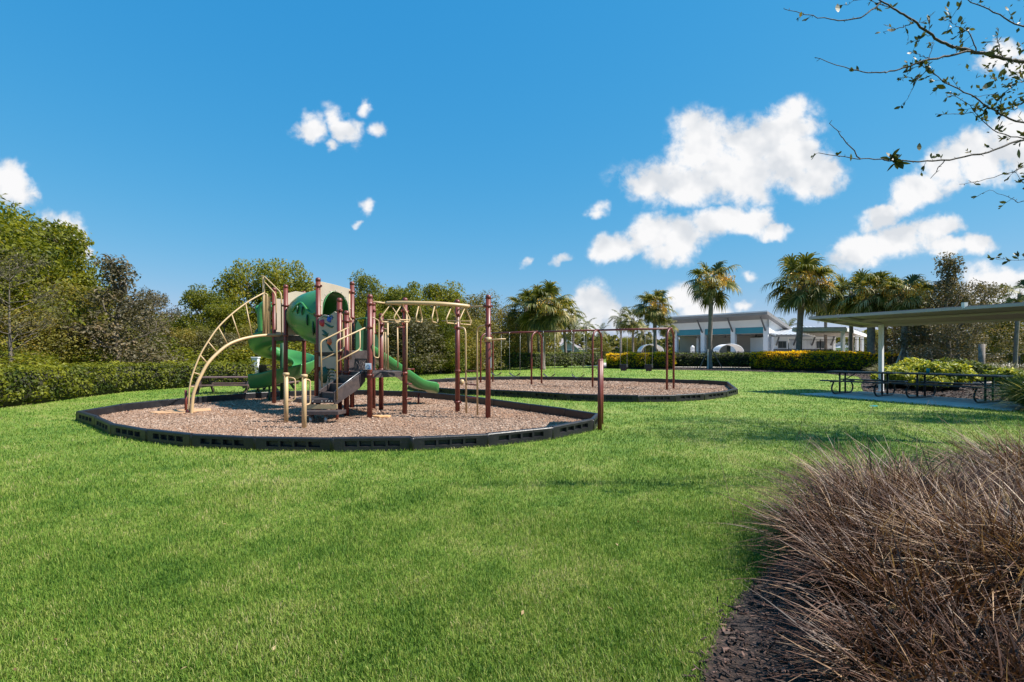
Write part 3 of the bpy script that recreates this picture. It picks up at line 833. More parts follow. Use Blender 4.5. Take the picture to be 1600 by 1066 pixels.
# rock wall below, from the arch post to the short post
DH = (PV['H1']-PV['D']).length
top = [(DH-.05, 2.28), (DH*.8, 2.34), (DH*.55, 2.26), (DH*.3, 2.3), (.06, 2.24)]
rw_ = wall('D', 'H1', [(.06, 1.08), (DH-.05, 1.02)]+top, 'beige', 'climbing_wall', .03)
dH = (PV['H1']-PV['D']).normalized(); nH = Vector((dH.y, -dH.x, 0))
if nH.y > 0: nH = -nH
def onwall(x, y):
    "point of the D-H1 wall on a bearing"
    u = (x-800)/800
    A = PV['D']; t = (u*A.y-A.x)/(dH.x-u*dH.y)
    q = A+dH*t
    return Vector((q.x, q.y, CAMZ-(y-552)*q.y/800))+nH*.02
def proud(x, y, k):
    'a point standing off the wall by k on the same bearing'
    q = onwall(x, y)+nH*k; q.x = (x-800)/800*q.y; q.z = CAMZ-(y-552)*q.y/800
    return q
def hold(x, y, mat, r, seed, shape=(1, .55, .8)):
    m = MB(); q = proud(x, y, r*.4)
    m.blob(q, (r*shape[0], r*shape[1], r*shape[2]), seed, .35, 10, 8)
    h = pb(m, 'climbing_hold', mat, rw_)
    tag(h, {'red': 'red rounded climbing hold', 'blue': 'blue finned climbing hold', 'orange': 'orange climbing hold with a flat top'}.get(mat))
    return h
hold(505, 504.5, 'red', .10, 1)
hold(516, 500, 'blue', .08, 2); 
m = MB()
for dx in (-3, 0, 3): m.blob(proud(516+dx, 496.5, .03), (.018, .03, .055), dx, .1, 6, 5)
tag(pb(m, 'climbing_hold', 'blue', rw_), 'blue fins above the blue hold')
hold(516.5, 534, 'orange', .09, 3)
def vine(pts, r=.028):
    m = MB(); q = smoothpath([proud(*p, .006) for p in pts], 4)
    k = len(q); m.tube(q, [r*(.25+.75*math.sin(math.pi*(i+.6)/(k+.2))) for i in range(k)], 8, flat=.6); pb(m, 'vine_relief', 'darkgreen', rw_)
vine([(502.5, 497), (507, 494.5), (512, 496), (518, 494), (522, 497)], .034)
vine([(508, 505), (513, 508), (518, 511), (522, 510)], .045)
vine([(504, 516), (508, 519), (512, 524), (511, 530)], .055)
vine([(504, 522), (509, 524), (514, 521)], .045)
vine([(510, 530), (514, 539), (518, 546), (521, 549)], .050)
# lower beige panel with green bubble and wave slots
lp = wall('D', 'H1', [(.06, .30), (DH-.05, .30), (DH-.05, .97), (DH*.6, 1.02), (.06, .94)], 'beige', 'lower_panel', .025)
m = MB(); q = proud(508, 586, .05); m.blob(q, (.15, .10, .19), 5, .1, 12, 8); pb(m, 'bubble_window', 'darkgreen', lp)
for k in range(4):
    y = 576+k*5.2
    pts = [onwall(513.5+k*.6, y+6), onwall(516, y+1.5), onwall(519, y), onwall(523, y+1)]
    T('wave_slot', 'darkgreen', smoothpath(pts, 4), .014, 6, lp)

# spiral slide
SC = Vector((-6.92, 15.45, 0)); rc = .60
frm = []
th0 = R(-48); turns = R(-400); nS = 46
for i in range(nS+1):
    t = i/nS; a = th0+turns*t
    z = 1.80-1.28*t**1.0
    rr_ = rc+.12*max(0, 1-t*5)
    d = Vector((math.cos(a), math.sin(a), 0))
    frm.append((SC+d*rr_+Vector((0, 0, z)), d, Vector((0, 0, 1))))
# straight run out, tangent to the spiral, with a rounded lip
a = th0+turns; tang = Vector((math.sin(a), -math.cos(a), 0)); d = Vector((math.cos(a), math.sin(a), 0)); p0 = frm[-1][0]
for s in range(1, 8):
    frm.append((p0+tang*s*.085+Vector((0, 0, -.10*(1-(1-s/7)**2))), d, Vector((0, 0, 1))))
prof = [(-.27, .24), (-.25, .10), (-.16, .02), (0, 0), (.16, .03), (.27, .16), (.31, .38), (.345, .39), (.335, .34), (.30, .12), (.19, -.03), (0, -.05), (-.18, -.03), (-.28, .08), (-.30, .25)]
m = MB(); m.sweep(frm, prof)
ss = pb(m, 'spiral_slide', 'green')
T('centre_column', 'darkgreen', [SC+Vector((0, 0, -.05)), SC+Vector((0, 0, 1.95))], .075, 14, ss)
lg = frm[-5][0]; T('leg', 'darkgreen', [(lg.x+.12, lg.y, -.05), (lg.x+.12, lg.y, lg.z)], .03, 8, ss)
# hooded entry at the back of the high deck
m = MB()
m.tube(smoothpath([P(410, 524, 14.6), P(407.5, 500, 14.6), P(409, 480, 14.6), P(418, 475, 14.6), P(426, 482, 14.6)], 4), .10, 10)
pb(m, 'entry_hood', 'green', ss)
m = MB(); m.blob(P(404.5, 518.5, 14.7), (.10, .1, .09), 2, .2); pb(m, 'entry_hood', 'darkgreen', ss)
m = MB(); m.blob(P(404, 484, 14.7), (.10, .12, .14), 4, .2); pb(m, 'entry_hood', 'green', ss)

# straight slide, from behind the middle deck out to the back right
S0 = Vector((-3.72, 12.72, 1.46)); S1 = Vector((-2.32, 13.95, .30))
hd = (Vector((S1.x, S1.y, 0))-Vector((S0.x, S0.y, 0))).normalized(); rt = Vector((hd.y, -hd.x, 0))
fr = []
nS = 18
for i in range(nS+1):
    t = i/nS; p = S0.lerp(S1, t)
    e = min(1, t/.12); p.z = 1.46-(1.16)*(t**1.05 if t < .8 else (.8**1.05+(t-.8)*.75*(1-(t-.8)*2.0)))
    fr.append((p, rt, Vector((0, 0, 1))))
p = fr[-1][0]
fr.append((p+hd*.10+Vector((0, 0, -.02)), rt, Vector((0, 0, 1)))); fr.append((p+hd*.17+Vector((0, 0, -.08)), rt, Vector((0, 0, 1))))
prof = [(-.24, 0), (.24, 0), (.27, .05), (.29, .17), (.31, .20), (.345, .20), (.35, .17), (.33, .0), (.26, -.05), (-.26, -.05), (-.33, .0), (-.35, .17), (-.345, .20), (-.31, .20), (-.29, .17), (-.27, .05)]
m = MB(); m.sweep(fr, prof); st = pb(m, 'slide', 'green')
q = S0.lerp(S1, .86); T('leg', 'brown', [(q.x, q.y, -.05), (q.x, q.y, .33)], .028, 8, st)
for s in (-1, 1):
    o_ = S0-hd*.05+rt*.30*s
    pl = [(0, -.02), (.42, -.18), (.34, .25), (.16, .62), (.03, .80), (0, .80)]
    m = MB(); m.plate(o_, hd, Vector((0, 0, 1)), pl, .05); pb(m, 'hood_side', 'darkgreen', st, bevel=.012)
T('hood_bar', 'green', [S0-rt*.36+Vector((0, 0, .80)), S0+rt*.33+Vector((0, 0, .80))], .022, 8, st)
m = MB(); m.plate(PV['E']+Vector((.02, -.05, 1.45)), (PV['J']-PV['E']).normalized(), Vector((0, 0, 1)), [(.40, 0), (.72, 0), (.72, .72), (.68, .95), (.60, 1.05), (.50, .98), (.42, .7)], .03)
pb(m, 'leaf_panel', 'darkgreen')

# low transfer platform and step with two tan grab posts
m = MB(); m.prism([(-4.5, 10.5), (-4.12, 10.22), (-3.52, 10.3), (-3.72, 10.98), (-4.4, 11.02)], .40, .48); tp = pb(m, 'transfer_platform', 'deck', bevel=.008)
m = MB(); m.box((-3.82, 10.28, .33), (.62, .04, .09)); pb(m, 'riser', 'tan', tp)
m = MB(); m.prism([(-4.14, 9.98), (-3.40, 10.02), (-3.34, 10.32), (-4.10, 10.28)], .19, .265); sp_ = pb(m, 'transfer_step', 'deck', bevel=.008)
for x in (-3.98, -3.68): T('leg', 'steel', [(x, 10.12, -.05), (x, 10.12, .19)], .035, 8, sp_)
for x, y in ((-4.3, 10.6), (-3.62, 10.6), (-4.25, 10.9)): T('leg', 'brown', [(x, y, -.05), (x, y, .40)], .03, 8, tp)
for i, x in enumerate((-4.04, -3.98, -3.80, -3.72, -3.66, -3.60)):
    m = MB(); m.blob((x, 10.225+.013*(x+4.12)/.1*.1, .44), (.010, .008, .010), 0, 0, 6, 4); pb(m, 'bolt', 'bolt', tp)
for (x, y, px) in ((-4.5, 10.2, 1), (-3.82, 9.41, 1)):
    g = T('grab_post', 'tan', [(x, y, -.08), (x, y, 1.0)], .043, 14)
    m = MB(); m.lathe((x, y, 0), [(.048, .955), (.062, .96), (.062, 1.0), (.05, 1.012), (.01, 1.016)], 14); pb(m, 'cap', 'tan', g)
    dv = Vector((.98, .2, 0)) if x < -4 else Vector((.55, .85, 0)).normalized()*.75
    q = Vector((x, y, 0))
    T('grab_handle', 'tan', rounded([q+dv*.03+Vector((0, 0, .92)), q+dv*.17+Vector((0, 0, .90)), q+dv*.17+Vector((0, 0, .46)), q+dv*.03+Vector((0, 0, .44))], .06), .014, 8, g)
# stair between the platform and the middle deck: two deep stringers, three treads
e0 = Vector((-3.18, 10.93, 0)); e1 = Vector((-3.62, 11.30, 0)); dn = Vector((-.36, -.62, 0))
def stringer(e):
    m = MB(); ux = dn.normalized(); Ls = dn.length+.02
    m.plate(e, ux, Vector((0, 0, 1)), [(-.05, 1.03), (-.05, .80), (.1, .66), (Ls, .36), (Ls+.04, .40), (Ls+.04, .62), (Ls-.02, .66)], .035)
    return m
for e in (e0, e1): pb(stringer(e), 'stringer', 'deck', bevel=.005)
for i in range(3):
    t = (i+.55)/3; z = .98-.5*(t)+.02
    a = e0+dn*t; b = e1+dn*t
    m = MB(); m.bar(a+Vector((0, 0, z)), b+Vector((0, 0, z)), .24, .035); pb(m, 'tread', 'deck')
    m = MB(); q = dn.normalized()*.11; m.bar(a+q+Vector((0, 0, z-.09)), b+q+Vector((0, 0, z-.09)), .02, .16); pb(m, 'riser', 'deck')
T('trim', 'bolt', [e0+dn*.95+Vector((-.02, -.02, .665)), e0+Vector((-.02, -.02, 1.035))], .008, 6)
def rail(pa, pb_, hook):
    h = T('handrail', 'tan', rounded(pa, .07), .017)
    T('mid_rail', 'tan', rounded(pb_, .07), .015, 8, h)
rail([P(527, 625, 10.28), P(525.7, 533, 10.28), P(571, 512, 10.85), P(576, 511.5, 10.87)], [P(525.9, 565.5, 10.28), P(562.5, 546, 10.7), P(562.3, 516.5, 10.7)], 0)
rail([P(503.2, 606, 10.75), P(500.9, 533.5, 10.75), P(541, 513.5, 11.15), P(545, 512, 11.2)], [P(501.5, 563, 10.75), P(537.3, 545, 11.1), P(537.2, 516, 11.1)], 0)
# enclosure beside the stairs: tan bars and a dark lattice panel
T('barrier_bar', 'tan', [P(545, 500, 11.3), P(545.5, 561, 11.3)], .014); T('barrier_bar', 'tan', [P(548.4, 498, 11.35), P(548.4, 561, 11.35)], .014)
T('barrier_bar', 'tan', rounded([P(528, 491, 11.4), P(534.5, 490.5, 11.4), P(535, 560, 11.4)], .05), .014)
T('barrier_bar', 'tan', rounded([P(538, 489, 11.25), P(548, 497, 11.3), P(548.5, 562, 11.3)], .06), .012)
kick = MB(); kick.plate(PV['H1']+Vector((.05, .0, 1.0)), (PV['K']-PV['H1']).normalized(), Vector((0, 0, 1)), [(.1, .0), (.95, 0), (.95, .46), (.1, .46)], .03); kp = pb(kick, 'step_riser', 'deck', bevel=.005)
lat = MB()
o_ = Vector((-3.42, 11.18, 0)); dI = (PV['I']-o_).normalized()
o_ = o_+Vector((0, 0, 1.0))
fr_ = [o_+Vector((0, 0, .03)), o_+dI*.40+Vector((0, 0, .03)), o_+dI*.40+Vector((0, 0, .27)), o_+Vector((0, 0, .27))]
for i in range(4): lat.bar(fr_[i], fr_[(i+1) % 4], .025, .03)
for k in range(5):
    x = .08*k
    lat.bar(o_+dI*x+Vector((0, 0, .03)), o_+dI*min(x+.16, .40)+Vector((0, 0, .27 if x+.16 <= .4 else .03+.24*(.4-x)/.16)), .008, .008)
    lat.bar(o_+dI*x+Vector((0, 0, .27)), o_+dI*min(x+.16, .40)+Vector((0, 0, .03 if x+.16 <= .4 else .27-.24*(.4-x)/.16)), .008, .008)
pb(lat, 'lattice_panel', 'deck')
# small label with a blue swirl on the front post
q = PV['I']+Vector((-.01, -.075, 1.12)); m = MB(); m.box(q, (.13, .008, .135)); sg = pb(m, 'label_plate', 'plate_white', bevel=.004)
m = MB(); c = q+Vector((0, -.007, 0))
pts = arcpts(c, (.036, 0, 0), (0, 0, .036), R(200), R(-60), 12)
m.tube(pts, [.004+.011*i/12 for i in range(13)], 6, flat=.4); pb(m, 'swirl_mark', 'plate_blue', sg)
m = MB(); m.box(q+Vector((.02, -.006, -.048)), (.07, .004, .018)); pb(m, 'label_band', 'plate_blue', sg)
# barriers on the right side of the middle deck
T('barrier', 'tan', rounded([P(579.6, 495, 11.9), P(592, 501, 12.1), P(592, 560, 12.1), P(584, 558, 12.0), P(584, 506, 12)], .06), .015)
for x in (599.5, 602.5): T('barrier_bar', 'tan', [P(x, 519, 12.1), P(x, 578, 12.1)], .013)
T('crossbar', 'brown', [P(592, 514, 12.2), P(604, 514, 12.2)], .013)
T('ladder_upright', 'tan', [P(605.6, 502, 11.25), P(606.2, 577, 11.25)], .020)
T('ladder_upright', 'tan', [P(621, 512, 11.4), P(621.8, 575, 11.4)], .016)
T('ladder_upright', 'tan', [P(635.4, 486, 11.5), P(635.4, 577, 11.5)], .020)
T('crossbar', 'brown', [P(619.5, 511.5, 11.4), P(633, 511.5, 11.5)], .013)
for y in (577, 600, 623.5): T('peg', 'brown', [P(634, y, 11.5), P(647 if y < 590 else 643, y, 11.7)], .018)
# overhead bar with hanging loops
ov = [Vector((-2.72, 11.05, 2.52)), Vector((-2.42, 10.98, 2.545)), Vector((-1.95, 10.95, 2.54)), Vector((-1.5, 11.0, 2.52)), Vector((-1.15, 11.15, 2.47)), Vector((-.97, 11.3, 2.43))]
ov = [P(603.7, 474, 11.05), P(622, 473.3, 10.96), P(650, 473.6, 10.9), P(685, 474.6, 10.95), P(712, 476.5, 11.1), P(733, 479, 11.3)]
ob = T('overhead_beam', 'tan', smoothpath(ov, 4), .043, 12)
T('bracket', 'tan', [PV['I']+Vector((0, 0, 2.50)), ov[0]], .02, 8, ob); T('bracket', 'tan', [PV['L']+Vector((0, 0, 2.48)), ov[0]+Vector((.03, 0, 0))], .02, 8, ob)
T('bracket', 'tan', [PV['N']+Vector((0, 0, 2.40)), ov[-1]], .016, 8, ob); T('bracket', 'tan', [PV['M']+Vector((0, 0, 2.42)), ov[-1]], .02, 8, ob)
def loop(c, ax, w=.46, h=.38):
    ax = Vector(ax).normalized()
    tri = [c, c+ax*w*.5+Vector((0, 0, -h*.78)), c+ax*w*.42+Vector((0, 0, -h)), c-ax*w*.42+Vector((0, 0, -h)), c-ax*w*.5+Vector((0, 0, -h*.78))]
    pts = []
    for i in range(5):
        a = tri[i-1]; b = tri[i]; d = tri[(i+1) % 5]
        f = .18 if i else .02
        pts += [b.lerp(a, f), b, b.lerp(d, f)] if i else [b]
    T('hand_loop', 'tan', pts, .015, 8, ob, closed=True)
loop(P(610, 476, 11.0), (.75, .65, 0)); loop(P(628, 475, 10.95), (.55, .8, 0)); loop(P(654.8, 475, 10.92), (.10, 1, 0))
loop(P(679.5, 476, 10.95), (.12, 1, 0)); loop(P(706, 478, 11.1), (.45, 1, 0)); loop(P(727, 480, 11.25), (.55, 1, 0))
T('crossbar', 'tan', [P(598, 500, 11.0), P(641, 500, 11.3)], .014, 8, ob)
T('crossbar', 'tan', [P(690, 501.5, 11.6), P(737, 502, 11.2)], .010, 8, ob)
# ladder between the two right posts
u1 = Vector((-1.04, 11.66, 0)); u2 = Vector((-.72, 11.2, 0))
la = T('ladder_rail', 'tan', rounded([PV['M']+Vector((0, 0, 2.0)), u1+Vector((-.02, 0, 1.98)), u1+Vector((0, 0, -.05))], .16, 6), .022)
T('ladder_rail', 'tan', rounded([PV['N']+Vector((0, 0, 2.0)), u2+Vector((-.05, .06, 1.98)), u2+Vector((-.04, .06, -.05))], .16, 6), .020)
for z in (1.0, .70, .40): T('rung', 'brown', [u1+Vector((0, 0, z)), u2+Vector((-.04, .06, z))], .016, 8, la)
# steering wheel, edge on, on the last post
hub = PV['N']+Vector((.20, -.03, 1.69))
m = MB(); m.tube(arcpts(hub, (.17, 0, .012), (0, .17, 0), 0, 2*math.pi, 24)[:-1], .014, 8, closed=True)
m.tube([hub+Vector((-.17, 0, -.01)), hub+Vector((.17, 0, .01))], .012); m.tube([hub+Vector((0, -.17, 0)), hub+Vector((0, .17, 0))], .012)
wl = pb(m, 'steering_wheel', 'tan')
m = MB(); m.lathe(PV['N']+Vector((0, 0, 1.69)), [(.058, -.05), (.078, -.045), (.078, .045), (.058, .05)], 12); pb(m, 'clamp', 'tan', wl)
m = MB(); m.blob(PV['M']+Vector((.10, 0, .72)), (.06, .05, .07), 4, .3); pb(m, 'knob', 'tan')
m = MB(); m.box(PV['N']+Vector((.062, 0, 1.20)), (.01, .06, .22)); pb(m, 'label_plate', 'plate_white')

# tan wear mats showing through the chips
m = MB(); m.prism([(-8.1, 12.2), (-7.45, 12.65), (-7.2, 12.25), (-7.5, 11.7), (-8.0, 11.55), (-8.35, 11.75)], .02, .052)
tag(m.build('wear_mat', M['mat'], bevel=.01), 'flat tan mat half buried at the foot of the arch ladder', 'mat')
m = MB(); m.prism([(-3.0, 10.93), (-2.86, 11.02), (-2.6, 11.0), (-2.62, 10.86), (-2.8, 10.80)], .03, .07)
tag(m.build('wear_mat', M['matpeel'], bevel=.01), 'small torn orange tan mat beside the front post', 'mat')

# ------------------------------------------------------------------ sign seen edge on beside the edging
t = empty('sign_post_pair', (1.6, 9.6, 0)); tag(t, 'two brown posts holding an edge on notice panel by the edging corner', 'sign')
for (x, y) in ((1.60, 9.33), (1.765, 10.1)):
    m = MB(); m.tube([(x-1.6, y-9.6, -.1), (x-1.6, y-9.6, 1.27)], .040, 12); m.lathe((x-1.6, y-9.6, 0), [(.041, 1.26), (.035, 1.285), (.006, 1.295)], 12)
    m.build('post', M['brown'], t)
m = MB(); m.bar((.012, -.25, .93), (.155, .48, .93), .02, .66); m.build('notice_panel', M['tan'], t)

# ------------------------------------------------------------------ swing set
AR = [((5.90, 19.5), (6.36, 20.15)), ((3.29, 20.9), (3.75, 21.5)), ((.86, 22.6), (1.34, 23.2)), ((-1.49, 24.3), (-.93, 24.85))]
AR = [(Vector((a[0]*.985, a[1]*.985, 0)), Vector((b[0]*.985, b[1]*.985, 0))) for a, b in AR]
SH = 2.33
SW = empty('swing_set', (2.3, 21.5, 0)); tag(SW, 'long brown swing frame with four arched supports on the farther chip bed', 'swing set')
W0 = Vector((2.3, 21.5, 0))
tops = []
for a, b in AR:
    c = (a+b)/2; hv = (b-a)/2; tops.append(c+Vector((0, 0, SH)))
    pts = [a+Vector((0, 0, -.1)), a+Vector((0, 0, 1.0)), a+Vector((0, 0, SH-.38))]
    pts += arcpts(c+Vector((0, 0, SH-.38)), -hv, (0, 0, .38), 0, math.pi, 14)[1:]
    pts += [b+Vector((0, 0, 1.0)), b+Vector((0, 0, -.1))]
    m = MB(); m.tube([p-W0 for p in pts], .040, 12); m.build('arch_leg', M['brown'], SW)
ends = [tops[0]+(tops[0]-tops[1]).normalized()*.12, tops[-1]+(tops[-1]-tops[-2]).normalized()*.12]
for i in range(3):
    m = MB(); m.tube([tops[i]-W0+Vector((0, 0, .01)), tops[i+1]-W0+Vector((0, 0, .01))], .038, 12); m.build('top_beam', M['brown'], SW)
for tp_ in tops:
    m = MB(); d = (tops[0]-tops[3]).normalized(); m.tube([tp_-W0-d*.07+Vector((0, 0, .01)), tp_-W0+d*.07+Vector((0, 0, .01))], .05, 12); m.build('coupling', M['brown'], SW)
M['chain'] = plain('swing chain', (.50, .50, .48), .4, .1, metal=.2)
def swing(c, d, kind, label):
    t = empty('belt_swing' if kind == 'belt' else 'bucket_swing', (c.x, c.y, 0), math.atan2(d.y, d.x))
    tag(t, label, 'swing', 'swings hanging from the brown frame')
    sep_ = .26 if kind == 'belt' else .13
    hz = .50 if kind == 'belt' else .96
    for s in (-1, 1):
        m = MB()
        k = 22
        top_z = SH; 
        m.tube([(s*(sep_+.02), 0, top_z), (s*sep_, 0, hz)], .0042, 5)
        for q in range(k):
            z = hz+(top_z-hz)*(q+.5)/k
            m.box((s*(sep_+.01), 0, z), (.010, .004, .02))
        m.build('chain', M['chain'], t)
        m = MB(); m.tube([(s*(sep_+.02), 0, SH-.10), (s*(sep_+.02), 0, SH+.02)], .018, 8); m.build('hanger', M['steel'], t)
    if kind == 'belt':
        fr_b = []
        for i in range(11):
            u = -1+2*i/10
            fr_b.append(((u*sep_, 0, hz-.14*(1-u*u)), (0, 1, 0), (0, 0, 1)))
        m = MB(); m.sweep(fr_b, [(-.075, -.007), (.075, -.007), (.075, .007), (-.075, .007)]); m.build('seat', M['black'], t)
    else:
        m = MB()
        for y in (-.11, .11):
            m.plate((0, y, hz-.18), (.78, 0, 0), (0, 0, .82), [(-.17, .22), (-.19, .08), (-.12, -.02), (-.10, -.10), (-.04, -.10), (-.03, 0), (.03, 0), (.04, -.10), (.10, -.10), (.12, -.02), (.19, .08), (.17, .22)], .025)
        for x in (-.13, .13): m.box((x, 0, hz-.06), (.02, .22, .13))
        m.box((0, 0, hz-.18), (.04, .21, .025))
        m.build('seat', M['black'], t, bevel=.008)
def along(i, t): return tops[i].lerp(tops[i+1], t)
bd = (tops[0]-tops[1]).normalized()
swing(along(2, .80), bd, 'belt', 'first black belt swing from the far end of the frame')
swing(along(2, .42), bd, 'belt', 'second black belt swing, next to the second arch from the far end')
swing(along(1, .78), bd, 'belt', 'black belt swing in the middle bay, its farther one')
swing(along(1, .30), bd, 'belt', 'black belt swing in the middle bay, beside the third arch')
swing(along(0, .62), bd, 'bucket', 'black bucket swing in the near bay, left of the other bucket')
swing(along(0, .28), bd, 'bucket', 'black bucket swing nearest the last arch at the near end')

# ------------------------------------------------------------------ picnic tables
def plankrow(mb_none, parent, name, z, y0, y1, n, L_, mat):
    w = (y1-y0)/n
    for i in range(n):
        m = MB(); m.box((0, y0+w*(i+.5), z), (L_, w-.012, .04)); m.build(name, M[mat], parent, bevel=.006)
def loop_table(c, ax, L_, label, fr=.62):
    "tubular frame table: length along ax"
    t = empty('picnic_table', (c[0], c[1], .035), math.atan2(ax[1], ax[0])); tag(t, label, 'picnic table', 'picnic tables under the canopy')
    m = MB(); m.box((0, 0, .735), (L_, .74, .045)); tb = m.build('table_top', M['table_brown'], t, bevel=.02)
    for y in (-.74, .74):
        m = MB(); m.box((0, y, .445), (L_*.98, .28, .04)); m.build('seat', M['table_brown'], t, bevel=.018)
    for x in (-fr, fr):
        m = MB()
        half = rounded([(x, -.62, .42), (x, -.80, .20), (x, -.66, .025), (x, .66, .025), (x, .80, .20), (x, .62, .42)], .16, 5)
        m.tube(half, .026, 10); m.build('leg_loop', M['blackmetal'], t)
        for y in (-.20, .20):
            m = MB(); m.tube([(x, y, .03), (x, y, .715)], .028, 10); m.build('leg', M['blackmetal'], t)
        m = MB(); m.bar((x, -.86, .41), (x, .86, .41), .04, .03); m.build('seat_arm', M['blackmetal'], t)
        s = 1 if x < 0 else -1
        m = MB(); m.tube([(x, 0, .42), (x+s*.42, 0, .70)], .014, 8); m.build('brace', M['blackmetal'], t)
    return t
loop_table((11.62, 16.95), (.56, -.83), 1.95, 'dark brown picnic table farther along the slab, near the pale canopy post')
loop_table((12.93, 15.0), (.41, -.91), 2.45, 'nearer dark brown picnic table with a teal cup on it', fr=.83)
m = MB(); c = P(1450, 589.0, 15.75); c.z = .035+.758
m.lathe(c, [(.040, 0), (.046, .09), (.050, .12)], 12); m.lathe(c, [(.052, .12), (.052, .135), (.03, .14)], 12)
tag(m.build('cup', M['teal_cup']), 'teal cup standing on the nearer picnic table', 'cup')
m = MB(); c = G(1365, 638); m.box((c.x, c.y, .055), (.17, .12, .012), rz=.5); m.box((c.x+.03, c.y, .066), (.10, .09, .012), rz=.8)
tag(m.build('napkin', M['teal_cup'], bevel=.003), 'crumpled teal paper lying on the lawn before the slab', 'litter')
def plank_table(c, rz, label, L_=1.85, zt=.56, zb=.31):
    t = empty('picnic_table', (c[0], c[1], 0), rz); tag(t, label, 'picnic table', 'low plank picnic tables by the hedge')
    plankrow(None, t, 'top_plank', zt, -.36, .36, 5, L_, 'wood_brown')
    for y0 in (-.74, .50): plankrow(None, t, 'seat_plank', zb, y0, y0+.24, 2, L_, 'wood_brown')
    for x in (-L_*.42, L_*.42):
        for s in (-1, 1):
            m = MB(); m.bar((x, s*.22, zt-.03), (x, s*.60, 0), .09, .05, up=(1, 0, 0)); m.build('leg', M['table_brown'], t)
        m = MB(); m.bar((x, -.72, zb-.05), (x, .72, zb-.05), .06, .08); m.build('cross_beam', M['table_brown'], t)
        s = -1 if x > 0 else 1
        m = MB(); m.bar((x, 0, zb-.04), (x+s*.45, 0, zt-.04), .04, .05); m.build('brace', M['table_brown'], t)
plank_table((-9.9, 17.9), .10, 'low brown plank picnic table seen side on before the hedge')
plank_table((-8.9, 18.9), 1.62, 'low brown plank picnic table end on, half hidden by the spiral slide')

# ------------------------------------------------------------------ canopy over the tables
SC_ = empty('shade_canopy', (13.5, 16, 0)); tag(SC_, 'flat grey sheet canopy on pale posts over the picnic tables', 'canopy')
W0 = Vector((13.5, 16, 0))
f0 = Vector((10.72, 18.45, 2.69)); lx = Vector((.43, -.903, 0)); wd = Vector((.903, .43, 0))
Lc = 9.2; Wc = 3.1; zb_ = 2.46
nP = 8
for i in range(nP):
    a = f0+lx*(Lc*i/nP+.001); b = f0+lx*(Lc*(i+1)/nP-.001)
    a2 = a+wd*Wc; b2 = b+wd*Wc; a2.z = b2.z = zb_
    m = MB(); th = Vector((0, 0, .03))
    m.add([p-W0 for p in (a, b, b2, a2)]+[p-W0+th for p in (a, b, b2, a2)], [(0, 1, 2, 3), (4, 5, 6, 7), (0, 1, 5, 4), (1, 2, 6, 5), (2, 3, 7, 6), (3, 0, 4, 7)])
    m.build('roof_panel', M['canopy'], SC_)
for (p, q, w, h) in ((f0, f0+lx*Lc, .08, .08), (f0+wd*Wc, f0+lx*Lc+wd*Wc, .10, .09), (f0, f0+wd*Wc, .08, .09), (f0+lx*Lc, f0+lx*Lc+wd*Wc, .08, .09)):
    p = p.copy(); q = q.copy()
    if (p-f0).dot(wd) > 1: p.z = zb_
    if (q-f0).dot(wd) > 1: q.z = zb_
    m = MB(); m.bar(p-W0-Vector((0, 0, .03)), q-W0-Vector((0, 0, .03)), w, h); m.build('rim_beam', M['canopyrim'], SC_)
p = f0+wd*1.35; q = p+lx*Lc; p.z = q.z = 2.69-(.23)*1.35/Wc-.05
m = MB(); m.bar(p-W0, q-W0, .07, .06); m.build('purlin', M['canopyrim'], SC_)
for k in (.95, 6.4):
    base = f0+lx*k+wd*2.62; zt = 2.69-.23*2.62/Wc-.04
    m = MB(); m.box((base.x-W0.x, base.y-W0.y, zt/2), (.13, .13, zt), rz=math.atan2(lx.y, lx.x)); po = m.build('post', M['white'], SC_, bevel=.01)
    m = MB(); m.box((base.x-W0.x, base.y-W0.y, .02), (.26, .26, .02)); m.build('base_plate', M['white'], po)
    p = base-wd*2.5; p.z = 2.69-.39*.12/Wc-.07; q = base.copy(); q.z = zt
    m = MB(); m.bar(p-W0, q-W0, .08, .08); m.build('rafter', M['canopyrim'], SC_)
m = MB(); q = f0+lx*4.55+Vector((0, 0, .05)); m.box(q-W0, (.10, .10, .16)); m.build('gutter_bracket', M['white'], SC_)
